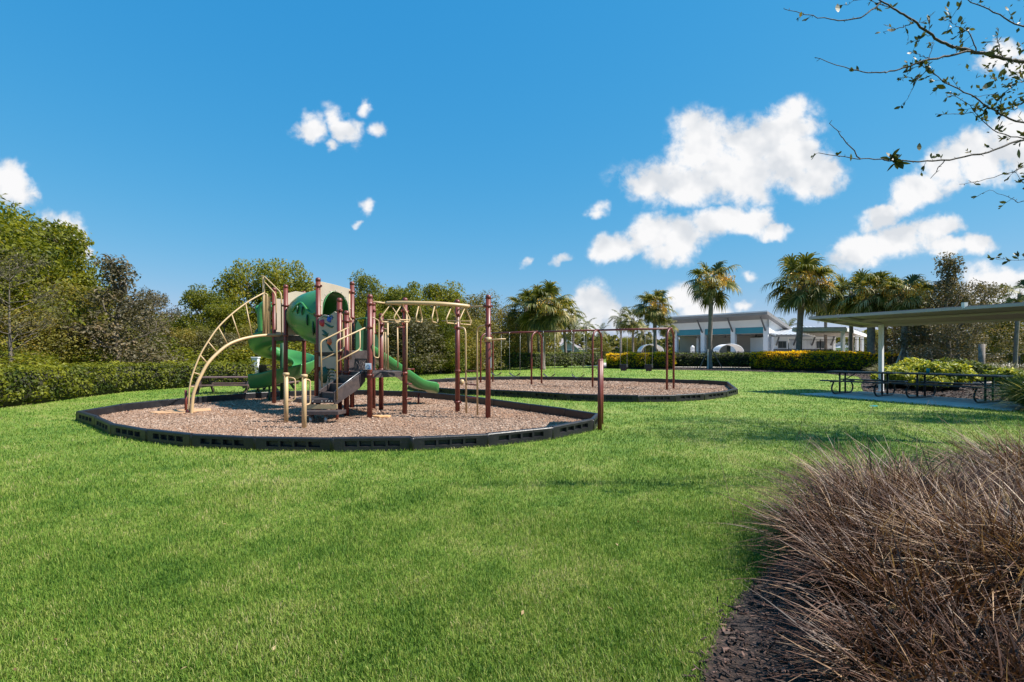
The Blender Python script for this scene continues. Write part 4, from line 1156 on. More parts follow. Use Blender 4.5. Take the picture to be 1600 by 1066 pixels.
# ------------------------------------------------------------------ hedges
M['hedge_core'] = plain('dark hedge core', (.022, .022, .010), .9, .4, 3, bump=.8, bscale=12)  # solid dark filler added inside hedges and shrubs, keeps them from showing through
def lerp_path(path, n):
    P_ = [np.array(p, float) for p in path]
    seg = [np.linalg.norm(P_[i+1][:2]-P_[i][:2]) for i in range(len(P_)-1)]
    cum = np.concatenate([[0], np.cumsum(seg)]); s = np.linspace(0, cum[-1], n)
    out = np.stack([np.interp(s, cum, [p[k] for p in P_]) for k in range(3)], 1)
    return s, out, cum[-1]
def hedge(name, path, width, mat, label, cat='hedge', r=None, dens=1.0, lump=.12, leaf=1.0, group=None, open_base=0.0, grad=.22, base_s=.42):
    "path: (x, y, height) along the front base, left to right"
    r = r or np.random.default_rng(len(name)+int(abs(path[0][0]*10)))
    s, pts, Ltot = lerp_path(path, 200)
    d = np.gradient(pts[:, :2], axis=0); d = unit(d); nrm = np.stack([d[:, 1], -d[:, 0]], 1)
    Dm = float(np.mean(pts[:, 1]))
    ls = (.060+.0022*Dm)*leaf
    area = Ltot*(np.mean(pts[:, 2])*1.25+width*.9)
    n = int(area/(ls*ls)*3.6*dens)
    si = r.uniform(0, 1, n)
    idx = si*199; i0 = idx.astype(int).clip(0, 198); fr = (idx-i0)[:, None]
    base = pts[i0]*(1-fr)+pts[i0+1]*fr; nm = unit(nrm[i0]*(1-fr)+nrm[i0+1]*fr)
    H = base[:, 2]
    u = r.uniform(0, 1, n)
    front = u < .55; top = (u >= .55) & (u < .90); back = ~front & ~top
    a = r.uniform(0, 1, n)
    zz = np.where(top, H, np.where(front, H*a**.9, H*(.4+.6*a)))
    off = np.where(front, 0.0, np.where(top, -width*a, -width))      # distance behind the front line
    # soften the shoulder
    q = np.clip((zz-H*.72)/(H*.28), 0, 1); off = np.where(front, -width*.22*q**2.5, off)
    foot = np.clip((H*.25-zz)/(H*.25), 0, 1); off = np.where(front, off-width*.2*foot, off)
    X = base[:, 0]+nm[:, 0]*off; Y = base[:, 1]+nm[:, 1]*off
    nz = np.array([mnoise.fractal(Vector((x*1.3, y*1.3, z*1.8)), .6, 2.0, 3) for x, y, z in zip(X, Y, zz)])
    depth = nz*lump+r.normal(0, .035, n)-np.abs(r.normal(0, .05, n))
    N3 = np.where(front[:, None], np.stack([nm[:, 0], nm[:, 1], np.full(n, .35)], 1), np.where(top[:, None], np.stack([nm[:, 0]*.2, nm[:, 1]*.2, np.ones(n)], 1), np.stack([-nm[:, 0], -nm[:, 1], np.full(n, .3)], 1)))
    N3 = unit(N3)
    C = np.stack([X, Y, zz], 1)+N3*depth[:, None]
    C[:, 2] = np.maximum(C[:, 2], .05+open_base)
    LN = unit(N3*.7+r.normal(0, .65, (n, 3))+np.array([0, 0, .35]))
    V, F = leafcards(C, LN, ls*r.uniform(.6, 1.35, n), r, .6)
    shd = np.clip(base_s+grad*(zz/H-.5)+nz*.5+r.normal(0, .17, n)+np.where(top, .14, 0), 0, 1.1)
    c0 = pts[100]
    t = empty(name, (c0[0], c0[1], 0)); tag(t, label, cat, group)
    V = V-np.array([c0[0], c0[1], 0])
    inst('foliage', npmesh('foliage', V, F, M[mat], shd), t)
    m = MB(); frs = []
    for i in range(0, 200, 6):
        p = pts[i]; nn_ = nrm[i]
        frs.append(((p[0]-c0[0], p[1]-c0[1], 0), (-nn_[0], -nn_[1], 0), (0, 0, 1), p[2]))
    k = len(frs); vs_ = []; 
    for (p, rr_, up, h) in frs:
        for (x, y) in ((.16, open_base*.9+.02), (.14, h*.6), (.24, h-.10), (width-.14, h-.10), (width-.12, open_base*.9+.02)):
            vs_.append((p[0]+rr_[0]*x, p[1]+rr_[1]*x, y))
    fs_ = [(i*5+j, i*5+(j+1) % 5, (i+1)*5+(j+1) % 5, (i+1)*5+j) for i in range(k-1) for j in range(5)]+[(0, 1, 2, 3, 4), tuple((k-1)*5+j for j in range(5))]
    m.add(vs_, fs_, True); m.build('opaque_core', M['hedge_core'], t)
    if open_base:
        m = MB()
        for i in range(0, 200, 2):
            p = pts[i]-np.array([c0[0], c0[1], 0]); nn_ = nrm[i]; o_ = r.uniform(.15, width-.15)
            m.tube([(p[0]-nn_[0]*o_, p[1]-nn_[1]*o_, -.02), (p[0]-nn_[0]*o_+r.normal(0, .05), p[1]-nn_[1]*o_, open_base+.15)], .018, 4)
        m.build('stems', M['bark'], t)
    return t
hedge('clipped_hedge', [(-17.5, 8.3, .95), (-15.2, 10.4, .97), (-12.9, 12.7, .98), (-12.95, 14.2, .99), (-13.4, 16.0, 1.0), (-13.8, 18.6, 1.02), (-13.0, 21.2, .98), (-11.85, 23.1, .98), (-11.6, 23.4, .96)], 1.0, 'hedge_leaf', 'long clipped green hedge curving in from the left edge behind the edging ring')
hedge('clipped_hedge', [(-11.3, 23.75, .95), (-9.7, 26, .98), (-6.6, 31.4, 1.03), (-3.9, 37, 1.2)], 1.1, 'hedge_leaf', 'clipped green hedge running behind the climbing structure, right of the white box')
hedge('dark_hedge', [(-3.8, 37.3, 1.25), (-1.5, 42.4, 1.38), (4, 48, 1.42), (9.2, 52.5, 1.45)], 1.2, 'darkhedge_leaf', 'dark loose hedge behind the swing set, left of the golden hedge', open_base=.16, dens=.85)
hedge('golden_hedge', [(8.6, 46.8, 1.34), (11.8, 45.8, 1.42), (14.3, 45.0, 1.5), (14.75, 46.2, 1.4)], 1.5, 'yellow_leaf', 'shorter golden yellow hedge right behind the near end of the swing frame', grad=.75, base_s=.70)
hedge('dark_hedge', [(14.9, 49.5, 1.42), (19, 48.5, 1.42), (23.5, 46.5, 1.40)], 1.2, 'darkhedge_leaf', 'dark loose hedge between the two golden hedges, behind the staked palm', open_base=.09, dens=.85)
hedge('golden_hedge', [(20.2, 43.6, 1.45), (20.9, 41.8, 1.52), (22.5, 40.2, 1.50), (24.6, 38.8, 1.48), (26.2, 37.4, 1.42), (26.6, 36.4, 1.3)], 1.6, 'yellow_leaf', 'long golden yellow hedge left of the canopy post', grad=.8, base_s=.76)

def shrub(c, rx, ry, h, mat, label, name='leafy_shrub', cat='shrub', n=2600, size=.12, aspect=.55, group=None, seed=1, zlow=.1):
    r = np.random.default_rng(seed)
    d = unit(r.normal(size=(n, 3))); d[:, 2] = np.abs(d[:, 2])*1.0-.15
    d = unit(d)
    q = r.uniform(.72, 1.03, n)
    nz = np.array([mnoise.noise(Vector((a*2.2+seed, b*2.2, c_*2.2))) for a, b, c_ in d])
    q = q*(1+.28*nz)
    C = np.stack([d[:, 0]*q*rx, d[:, 1]*q*ry, np.maximum(zlow, h*.42+d[:, 2]*q*h*.58)], 1)
    LN = unit(d*.6+r.normal(0, .55, (n, 3))+np.array([0, 0, .5]))
    V, F = leafcards(C, LN, size*r.uniform(.6, 1.4, n), r, aspect, .1)
    t = empty(name, (c[0], c[1], 0)); tag(t, label, cat, group)
    shd = np.clip(.42+nz*.45+r.normal(0, .2, n)+.15*d[:, 2], 0, 1.1)
    inst('foliage', npmesh('foliage', V, F, M[mat], shd), t)
    m = MB(); m.blob((0, 0, h*.38), (rx*.66, ry*.66, h*.42), seed, .3, 12, 8); m.build('opaque_core', M['hedge_core'], t)
    return t
def Gd(px, D): return ((px-800)*D/800, D)
shrub(Gd(1398, 20.5), .75, .8, .85, 'varieg_leaf', 'small low yellow variegated shrub right beside the canopy post', n=2600, size=.13, seed=11)
shrub(Gd(1430, 21.0), 1.15, 1.0, 1.12, 'varieg_leaf', 'yellow variegated shrub behind the gap between the picnic tables', n=4600, size=.14, seed=12)
shrub(Gd(1475, 19.6), .95, .9, 1.08, 'varieg_leaf', 'bright yellow variegated shrub behind the nearer picnic table', n=4200, size=.14, seed=13)
shrub(Gd(1453, 18.9), .6, .6, .66, 'varieg_leaf', 'low yellow variegated shrub in the mulch under the nearer table', n=1800, size=.13, seed=14)
shrub(Gd(1572, 22), .8, .7, .75, 'varieg_leaf', 'yellow variegated shrub behind the green grass clump at the right', n=1300, size=.18, seed=15)
shrub(Gd(1512, 25), 1.2, 1.0, 1.0, 'darkhedge_leaf', 'dark green rounded shrub right of the variegated shrubs', n=2200, size=.16, seed=16)
shrub(Gd(1488, 28), 1.1, 1.0, 1.1, 'darkhedge_leaf', 'dark green shrub behind the bright variegated one', n=1800, size=.17, seed=17)
shrub(Gd(1300, 47), 4.5, 1.0, 1.75, 'hedge_leaf', 'light green shrubs in a row behind the long golden hedge', n=4200, size=.2, seed=18)

# ------------------------------------------------------------------ grass clumps
def clump(c, n, length, spread, width, mat, label, name='fountain_grass', cat='ornamental grass', seed=1, drift=(0, 0), lenvar=.3, up=1.0, br=.30, plumes=0, stiff=.6, segs=6, core=None, group=None, tuft=0, curl=.05):
    r = np.random.default_rng(seed)
    az = r.uniform(0, 2*math.pi, n); rb = np.sqrt(r.uniform(0, 1, n))*br
    tilt = np.abs(r.normal(0, spread, n))+rb/br*spread*.35
    Ln = length*r.uniform(1-lenvar, 1+lenvar*.6, n)
    B = np.stack([np.cos(az)*rb, np.sin(az)*rb, np.zeros(n)], 1)
    az2 = az+r.normal(0, .35, n)
    if tuft:
        tc_ = r.normal(0, 1, (tuft, 3))*np.array([.7, .7, 0]); ti = r.integers(0, tuft, n)
        dirx = np.cos(az2)*tilt*.6+tc_[ti, 0]*.55+drift[0]; diry = np.sin(az2)*tilt*.6+tc_[ti, 1]*.55+drift[1]
    else:
        dirx = np.cos(az2)*tilt+drift[0]; diry = np.sin(az2)*tilt+drift[1]
    dirv = unit(np.stack([dirx, diry, np.full(n, up)], 1))
    hor = unit(np.stack([dirx, diry, np.zeros(n)], 1)+1e-6)
    side = unit(np.cross(dirv, np.array([0, 0, 1.0]))+1e-6)
    twist = r.uniform(-.9, .9, n)[:, None]
    side = unit(side+np.cross(side, dirv)*twist)
    droop = r.uniform(.25, 1.0, n)*(1-stiff)*2
    W = width*r.uniform(.6, 1.4, n)
    rows = []
    bendr = r.normal(0, curl, (n, 2))*length
    for k in range(segs+1):
        t = k/segs
        p = B+dirv*(Ln*t)[:, None]+hor*(Ln*.30*t*t*droop)[:, None]
        p[:, 2] -= Ln*.55*droop*t**2.4
        p[:, 0] += bendr[:, 0]*t*t; p[:, 1] += bendr[:, 1]*t*t
        p[:, 2] = np.maximum(p[:, 2], .012)
        w = W*(1-.92*t**1.6)*.5
        rows.append((p-side*w[:, None], p+side*w[:, None]))
    V = np.stack([q for row in rows for q in row], 1)
    V = V.reshape(-1, 3)
    st_ = 2*(segs+1); i = np.arange(n)[:, None]*st_
    F = np.concatenate([i+np.array([[2*k, 2*k+1, 2*k+3, 2*k+2]]) for k in range(segs)], 1).reshape(-1, 4)
    base_s = np.clip(r.normal(.5, .25, n), 0, 1.1)
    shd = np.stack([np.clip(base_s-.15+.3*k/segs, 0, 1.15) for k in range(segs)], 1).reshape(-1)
    t = empty(name, (c[0], c[1], 0)); tag(t, label, cat, group)
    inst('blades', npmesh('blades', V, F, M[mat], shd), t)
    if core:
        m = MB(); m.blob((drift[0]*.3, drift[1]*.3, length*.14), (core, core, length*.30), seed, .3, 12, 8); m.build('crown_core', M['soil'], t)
    for q in range(plumes):
        a = r.uniform(0, 2*math.pi); tl = abs(r.normal(.5, .25)); Lp = length*r.uniform(1.0, 1.25)
        dv = Vector((math.cos(a)*tl+drift[0]*1.3, math.sin(a)*tl+drift[1]*1.3, up)).normalized(); hv = Vector((dv.x, dv.y, 0))
        pts = [dv*Lp*k/8+hv*Lp*.22*(k/8)**2-Vector((0, 0, Lp*.20*(k/8)**2.5)) for k in range(9)]
        m = MB(); m.tube(pts, .0018, 4); pl = m.build('plume_stem', M['twig'], t)
        # feathery head
        nb_ = 150; tt = r.uniform(0, 1, nb_); a0, a1 = np.array(pts[6]), np.array(pts[8]); ax = unit(a1-a0)
        pp = a0+(a1-a0)*tt[:, None]; dr_ = unit(np.cross(ax, r.normal(size=(nb_, 3))))
        ln_ = .018*np.sin(np.pi*np.clip(tt*.9+.08, 0, 1)); tip = pp+dr_*ln_[:, None]+ax*(ln_*1.3)[:, None]
        sd_ = np.cross(ax, dr_)*.0012
        Vp = np.stack([pp-sd_, pp+sd_, tip+sd_*.4, tip-sd_*.4], 1).reshape(-1, 3)
        inst('plume_head', npmesh('plume_head', Vp, np.arange(4*nb_).reshape(-1, 4), M['plume'], r.uniform(.2, .9, nb_)), pl)
    return t
# brown fountain grass in the near bed, each clump its own thing
GR = [((2.20, 3.28), 2300, .64, 'brown fountain grass clump nearest the lawn edge', (-.08, .10), 21, 3),
      ((2.72, 3.75), 2200, .80, 'brown fountain grass clump at the top of the near row, with pale plumes', (-.06, .14), 22, 4),
      ((1.98, 2.58), 2500, .58, 'brown fountain grass clump over the dark bark mulch', (-.14, -.04), 23, 2),
      ((2.72, 2.80), 2800, .78, 'large brown fountain grass clump in the lower right', (-.18, -.05), 24, 3),
      ((3.75, 3.85), 2200, .66, 'brown fountain grass clump in the middle of the second row', (-.12, .10), 25, 2),
      ((4.6, 4.45), 2200, .86, 'brown fountain grass clump touching the right edge, behind the others', (-.16, .06), 26, 2),
      ((1.60, 1.92), 2300, .46, 'low brown fountain grass clump at the bottom right corner', (-.22, -.10), 27, 0),
      ((3.9, 2.95), 1600, .74, 'brown fountain grass clump at the lower right frame edge', (-.20, 0), 28, 0)]
for (c, n, ln, lab, dr, sd, plm) in GR:
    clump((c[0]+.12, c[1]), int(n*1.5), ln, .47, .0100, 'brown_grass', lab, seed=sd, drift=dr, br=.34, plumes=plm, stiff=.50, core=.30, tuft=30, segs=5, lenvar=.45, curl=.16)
clump((13.0, 12.35), 4600, 1.2, .50, .017, 'green_clump', 'bushy green grass clump at the right end of the picnic slab', cat='ornamental grass', seed=31, br=.35, stiff=.35, core=.4)
clump((14.2, 13.2), 1400, 1.1, .6, .014, 'green_clump', 'green grass clump half outside the right edge', seed=32, br=.3, stiff=.4, core=.35)
for i, (px, D, s, lab) in enumerate(((1548, 26, 1.15, 'sage grey grass clump right of the dark shrubs'), (1530, 29, 1.2, 'sage grey grass clump behind the dark shrub, under the oak'), (1575, 28, 1.25, 'tall sage grass clump left of the leaning palm trunk'), (1500, 34, 1.1, 'faint sage grass clump before the black fence'), (1460, 33, 1.1, 'sage grass clump behind the variegated shrubs'), (1385, 31, 1.0, 'brownish grass tuft at the right end of the golden hedge'), (1240, 48.0, .9, 'green tuft at the foot of the second palm'))):
    clump(Gd(px, D), 700, s, .55, .030, 'sage_clump' if i != 6 else 'green_clump', lab, seed=40+i, br=.45, stiff=.4, segs=4, core=.4)
# long thin flower stalks rising from the near bed
m = MB(); rr0 = random.Random(5)
t = empty('tall_grass_stalks', (2.7, 4.3, 0)); tag(t, 'a few thin pale grass stalks rising above the brown clumps', 'grass stalks')
for i in range(15):
    x = rr0.uniform(-.9, 1.9); y = rr0.uniform(-.7, .5)+x*.3; ln = rr0.uniform(.75, 1.05); a = rr0.uniform(-.35, .25)
    pts = [(x+a*ln*(k/7)+a*.5*(k/7)**2, y, ln*(k/7)-.02) for k in range(8)]
    m = MB(); m.tube(pts, [.0022-.0014*k/7 for k in range(8)], 4); m.build('stalk', M['plume'], t)

# ------------------------------------------------------------------ broadleaf trees
def tree_kind(seed, H, Rr, n, size, nbl, low=.15, bl=(.75, 1.25), fill=.25, flat=.75, shape='round', gap=.0):
    "crown mesh + wood mesh at real size, trunk base at the origin"
    r = np.random.default_rng(seed); rnd = random.Random(seed)
    cs = []
    tries = 0
    while len(cs) < nbl and tries < 4000:
        tries += 1
        z = rnd.uniform(low, .93)
        prof_ = {'round': math.sin(math.pi*min(1, (z*.72+.22)))**.6, 'cone': 1.05-z*.85, 'spire': max(.10, 1.12-1.30*z) if z > .45 else .75+.2*z/.45*.0+.0, 'tall': math.sin(math.pi*min(1, z*.62+.36))**.7}[shape]
        a = rnd.uniform(0, 2*math.pi); q = Rr*prof_*math.sqrt(rnd.uniform(.15, 1))*.86
        c = Vector((math.cos(a)*q, math.sin(a)*q, z*H))
        if all((c-o_).length > .42*bl[0] for o_, _ in cs): cs.append((c, rnd.uniform(*bl)*(.75+.35*prof_)))
    per = np.array([b**2 for _, b in cs]); per = per/per.sum()
    C = []; Nn = []; bs = []
    for (c, b), w in zip(cs, per):
        k = max(6, int(n*w))
        d = unit(r.normal(size=(k, 3)))
        q = np.where(r.uniform(0, 1, k) < fill, r.uniform(.2, .9, k), r.uniform(.82, 1.12, k))
        # ragged: thin out directions by noise
        nz = np.array([mnoise.noise(Vector((x*2.3+c.x, y*2.3+c.y, z*2.3+c.z))) for x, y, z in d])
        q = q*(1+.38*nz)
        pt = np.array(c)+d*(q*b)[:, None]*np.array([1, 1, flat])
        keepm = r.uniform(0, 1, k) > gap*(nz < 0)
        C.append(pt[keepm]); Nn.append(d[keepm]); bs.append(np.full(keepm.sum(), r.normal(0, .10))+nz[keepm]*.18)
    C = np.concatenate(C); Nn = np.concatenate(Nn); bs = np.concatenate(bs)
    C[:, 2] = np.maximum(C[:, 2], .3)
    LN = unit(Nn*.55+r.normal(0, .6, C.shape)+np.array([0, 0, .45]))
    V, F = leafcards(C, LN, size*r.uniform(.55, 1.4, len(C)), r, .55, .12)
    shd = np.clip(.47+bs+r.normal(0, .16, len(C)), 0, 1.12)
    wood = MB()
    tr = H*.016+.03
    top_ = Vector((rnd.uniform(-.3, .3), rnd.uniform(-.3, .3), H*.80))
    tp = smoothpath([(0, 0, -.1), (rnd.uniform(-.08, .08), rnd.uniform(-.08, .08), H*.2), (rnd.uniform(-.2, .2), rnd.uniform(-.2, .2), H*.5), top_], 4)
    wood.tube(tp, [tr*1.5]+[tr*(1-.8*i/len(tp)) for i in range(1, len(tp))], 8)
    for c, b in cs[:22]:
        z0 = max(H*.12, min(c.z-.25*math.hypot(c.x, c.y)-.5, H*.7)); k = min(range(len(tp)), key=lambda i: abs(tp[i].z-z0)); s_ = tp[k]
        mid = (s_+c)/2+Vector((rnd.uniform(-.2, .2), rnd.uniform(-.2, .2), -.12*b))
        pts = smoothpath([s_, mid, c], 4); wood.tube(pts, [tr*.42*(1-.75*i/len(pts)) for i in range(len(pts))], 5)
        for _ in range(2):
            e = c+Vector((rnd.uniform(-1, 1), rnd.uniform(-1, 1), rnd.uniform(-.2, 1)))*b*1.0
            wood.tube([c, (c+e)/2+Vector((0, 0, .08)), e], [tr*.12, tr*.08, tr*.03], 4)
    return (V, F, shd, wood)
KINDS = {}
def make_kind(key, leafm, barkm, *a, **k):
    V, F, shd, wood = tree_kind(*a, **k)
    KINDS[key] = (npmesh('crown', V, F, M[leafm], shd), wood.mesh('trunk', M[barkm]), a[1])
make_kind('green1', 'green_leaf', 'bark', 101, 8.0, 3.4, 26000, .20, 52, low=.10, bl=(.7, 1.3))
make_kind('green2', 'green_leaf', 'bark', 102, 8.0, 3.2, 24000, .20, 44, low=.12, bl=(.65, 1.3), gap=.3)
make_kind('tall', 'green_leaf', 'barkpale', 103, 8.0, 2.8, 16000, .19, 30, low=.42, shape='tall', gap=.4)
make_kind('olive1', 'olive_leaf', 'bark', 104, 6.5, 2.9, 18000, .18, 40, low=.08, gap=.3)
make_kind('oak1', 'oak_leaf', 'bark', 105, 5.5, 2.3, 12000, .11, 60, low=.14, bl=(.28, .62), gap=.6, shape='spire')
make_kind('oak2', 'oak_leaf', 'bark', 106, 6.0, 2.9, 13000, .13, 56, low=.20, bl=(.35, .8), gap=.6)
make_kind('gold', 'gold_leaf', 'bark', 107, 6.0, 2.4, 12000, .15, 30, low=.08, gap=.4)
make_kind('brush', 'grey_twig', 'barkpale', 108, 4.0, 2.2, 12000, .13, 30, low=.08, bl=(.5, .9), gap=.6)
make_kind('bush', 'green_leaf', 'bark', 109, 3.0, 1.9, 9000, .14, 22, low=.10, bl=(.6, .95))
def tree(kind, px, D, top, label, name='broadleaf_tree', cat='tree', group='trees of the wood behind the hedge', wide=1.0, rz=None, base=0.0):
    cm, wm, H = KINDS[kind]
    z = CAMZ-(top-552)*D/800
    s = (z-base)/(H*1.03)
    t = empty(name, ((px-800)*D/800, D, base), random.uniform(0, 6.28) if rz is None else rz)
    tag(t, label, cat, group)
    inst('crown', cm, t, sc=(s*wide, s*wide, s)); inst('trunk', wm, t, sc=(s*wide, s*wide, s))
    return t
Wd = 'trees of the wood behind the hedge'
TL = [
 ('green1', -60, 19, 290, 'big green tree mostly outside the left edge', 1.0),
 ('green1', 12, 23, 316, 'tallest broad green tree at the left edge', .9),
 ('green2', 62, 25, 334, 'bright green tree just right of the tallest one', .85),
 ('green1', 96, 27, 375, 'broad green tree on the slope of crowns below the white cloud', .70),
 ('olive1', 78, 21.5, 430, 'olive green tree filling the wood low at the left', 1.2),
 ('green2', 150, 29, 440, 'green tree behind the left side of the dark oak', .9),
 ('olive1', 30, 19, 470, 'low olive tree behind the bare grey tree', 1.2),
 ('oak1', 184, 21.0, 386, 'dull dark oak with a thin spiky top standing before the wood', 1.25),
 ('oak2', 232, 26, 442, 'brownish oak crown right of the dark spiky oak', .75),
 ('green1', 262, 36, 492, 'low green crown in the dip of the skyline', 1.0),
 ('green2', 318, 33, 447, 'rounded green tree left of the big one behind the arch ladder', .85),
 ('olive1', 292, 27, 505, 'olive thicket tree low behind the hedge, left of the arch ladder', 1.25),
 ('green1', 392, 36, 399, 'largest green tree behind the arch ladder, left half of its crown', .78),
 ('green1', 448, 37, 400, 'largest green tree behind the tunnel slide, right half of its crown', .80),
 ('green2', 350, 31, 470, 'green tree seen through the rungs of the arch ladder', 1.0),
 ('olive1', 405, 30, 500, 'olive tree low behind the high deck', 1.3),
 ('tall', 572, 36, 421, 'slender tree with bare lower limbs behind the arch panel', .70),
 ('green2', 610, 37, 446, 'green tree right of the slender one', .9),
 ('green1', 648, 36, 436, 'rounded green tree above the left end of the overhead bar', .85),
 ('green2', 690, 39, 440, 'green tree above the middle of the overhead bar', .9),
 ('olive1', 520, 34, 478, 'olive tree low behind the climbing wall', 1.3),
 ('green2', 590, 33, 482, 'green tree low between the short brown posts', 1.0),
 ('brush', 645, 33, 500, 'grey leafless thicket behind the straight slide', 1.5),
 ('green1', 688, 35, 478, 'bright green tree right of the grey thicket', .95),
 ('gold', 742, 42, 452, 'yellowish tree at the right end of the wood', .95),
 ('gold', 778, 46, 474, 'golden brown tree left of the palm cluster', .95),
 ('olive1', 722, 37, 492, 'olive tree behind the last brown post', 1.1),
 ('brush', 735, 40, 506, 'grey brown thicket under the golden trees', 1.5),
 ('gold', 805, 50, 498, 'low yellowish tree under the left palms', 1.0),
 ('olive1', 812, 58, 492, 'faint olive tree farthest behind the swing beam', 1.0),
 ('brush', 262, 26, 532, 'grey brown thicket low behind the hedge by the oak', 1.7),
 ('brush', 330, 28, 520, 'grey brown thicket low behind the left end of the hedge gap', 1.6),
 ('brush', 470, 31, 520, 'grey brown thicket low behind the spiral slide', 1.6),
 ('green1', 488, 40, 438, 'green tree behind the tunnel mouth panel', .75),
 ('green2', 545, 40, 462, 'green tree just left of the slender one', .9),
 ('green1', 632, 42, 452, 'green tree behind the short brown posts, in the back row', .9),
 ('green1', 722, 44, 464, 'green tree in the back row above the ladder between the posts', .9),
]
for (k, px, D, top, lab, wd_) in TL:
    nm = 'oak_tree' if k.startswith('oak') else ('thicket' if k == 'brush' else 'broadleaf_tree')
    tree(k, px, D, top, lab, name=nm, wide=wd_, cat='thicket' if k == 'brush' else 'tree')
for i, (px, D, top, lab) in enumerate(((5, 15.5, 548, 'low green bush filling the hedge at the left edge'), (95, 20, 540, 'green bush rising behind the left hedge'), (150, 22.5, 535, 'green bush left of the oak trunk'), (225, 24, 530, 'green bush right of the oak trunk'),
    (300, 27, 538, 'green bush behind the foot of the arch ladder'), (385, 28.5, 536, 'bush behind the white box in the hedge gap'), (445, 30, 530, 'green bush behind the spiral slide'), (525, 33, 528, 'green bush behind the stair rails'), (610, 36, 530, 'green bush behind the tan ladder bars'), (690, 40, 530, 'green bush behind the last pair of posts'), (760, 45, 528, 'green bush left of the palm trunks'))):
    tree('bush', px, D, top, lab, name='bush', cat='bush', group='bushes under the wood', wide=1.7)
# a far belt of wood that reads as one mass
r = np.random.default_rng(77)
n = 30000
fx = r.uniform(-150, 260, n); hh = 5.5+2.0*np.array([mnoise.fractal(Vector((x*.05, 3, 0)), .8, 2, 4) for x in fx])*2
fz = r.uniform(0, 1, n)**.8*hh; fy = 125+r.uniform(-4, 4, n)
V, F = leafcards(np.stack([fx, fy, fz], 1), unit(r.normal(size=(n, 3))+np.array([0, -.5, .7])), r.uniform(.7, 1.7, n), r, .7)
tag(inst('distant_wood', npmesh('distant_wood', V, F, M['olive_leaf'], np.clip(r.normal(.35, .2, n), 0, 1))), 'far belt of trees along the horizon', 'woodland', kind='stuff')
n = 26000
a = r.uniform(0, 1, n); fx = -36+a*42; fy = 30+a*34+r.uniform(-2.5, 2.5, n); fz = r.uniform(0, 1, n)*4.3
V, F = leafcards(np.stack([fx, fy, fz], 1), unit(r.normal(size=(n, 3))+np.array([.2, -.5, .6])), r.uniform(.2, .5, n), r, .6)
tag(inst('undergrowth', npmesh('undergrowth', V, F, M['olive_leaf'], np.clip(r.normal(.35, .22, n), 0, 1))), 'shaded undergrowth filling the wood between the trees', 'undergrowth', kind='stuff')
# bare grey tree at the left edge
def bare_tree(c, H, seed, label, lean=0):
    rnd = random.Random(seed); t = empty('bare_tree', (c[0], c[1], 0)); tag(t, label, 'tree')
    m = MB(); m.tube(smoothpath([(0, 0, -.1), (.03, 0, H*.3), (-.04, .03, H*.6), (0, 0, H)], 4), [.070-.066*i/12 for i in range(13)], 8); m.build('trunk', M['bark'], t)
    m = MB(); ends_ = []
    def grow(p, d, l, rad, lv):
        q = p+d*l; mid = (p+q)/2+Vector((rnd.uniform(-1, 1), rnd.uniform(-1, 1), rnd.uniform(-.3, .6)))*l*.08
        m.tube([p, mid, q], [rad, rad*.75, rad*.5], 5 if lv < 2 else 3)
        ends_.append(q)
        if lv < 4:
            for _ in range(3 if lv < 3 else 2):
                nd = (d+Vector((rnd.uniform(-1, 1), rnd.uniform(-1, 1), rnd.uniform(-.35, .75)))*.62).normalized()
                grow(q if rnd.random() < .6 else mid, nd, l*rnd.uniform(.55, .8), rad*.5, lv+1)
    for i in range(20):
        a_ = rnd.uniform(0, 6.28); z = H*rnd.uniform(.30, .96)
        grow(Vector((0, 0, z)), Vector((math.cos(a_), math.sin(a_), rnd.uniform(.2, .9))).normalized(), H*.20*(1.2-z/H*.6), .014, 1)
    m.build('branches', M['bark'], t)
    k = len(ends_); r_ = np.random.default_rng(seed); E = np.array([tuple(e) for e in ends_])
    C = np.repeat(E, 4, 0)+r_.normal(0, .09, (k*4, 3)); V, F = leafcards(C, unit(r_.normal(size=C.shape)+np.array([0, 0, .3])), r_.uniform(.03, .08, len(C)), r_, .5)
    inst('sparse_leaves', npmesh('sparse_leaves', V, F, M['grey_twig'], r_.uniform(0, 1, len(C))), t)
bare_tree(((15-800)*15.6/800, 15.6), 4.1, 3, 'bare grey tree with fine branches at the left edge by the hedge')
bare_tree(((-50-800)*15/800, 15), 4.5, 4, 'second bare grey tree outside the left edge')

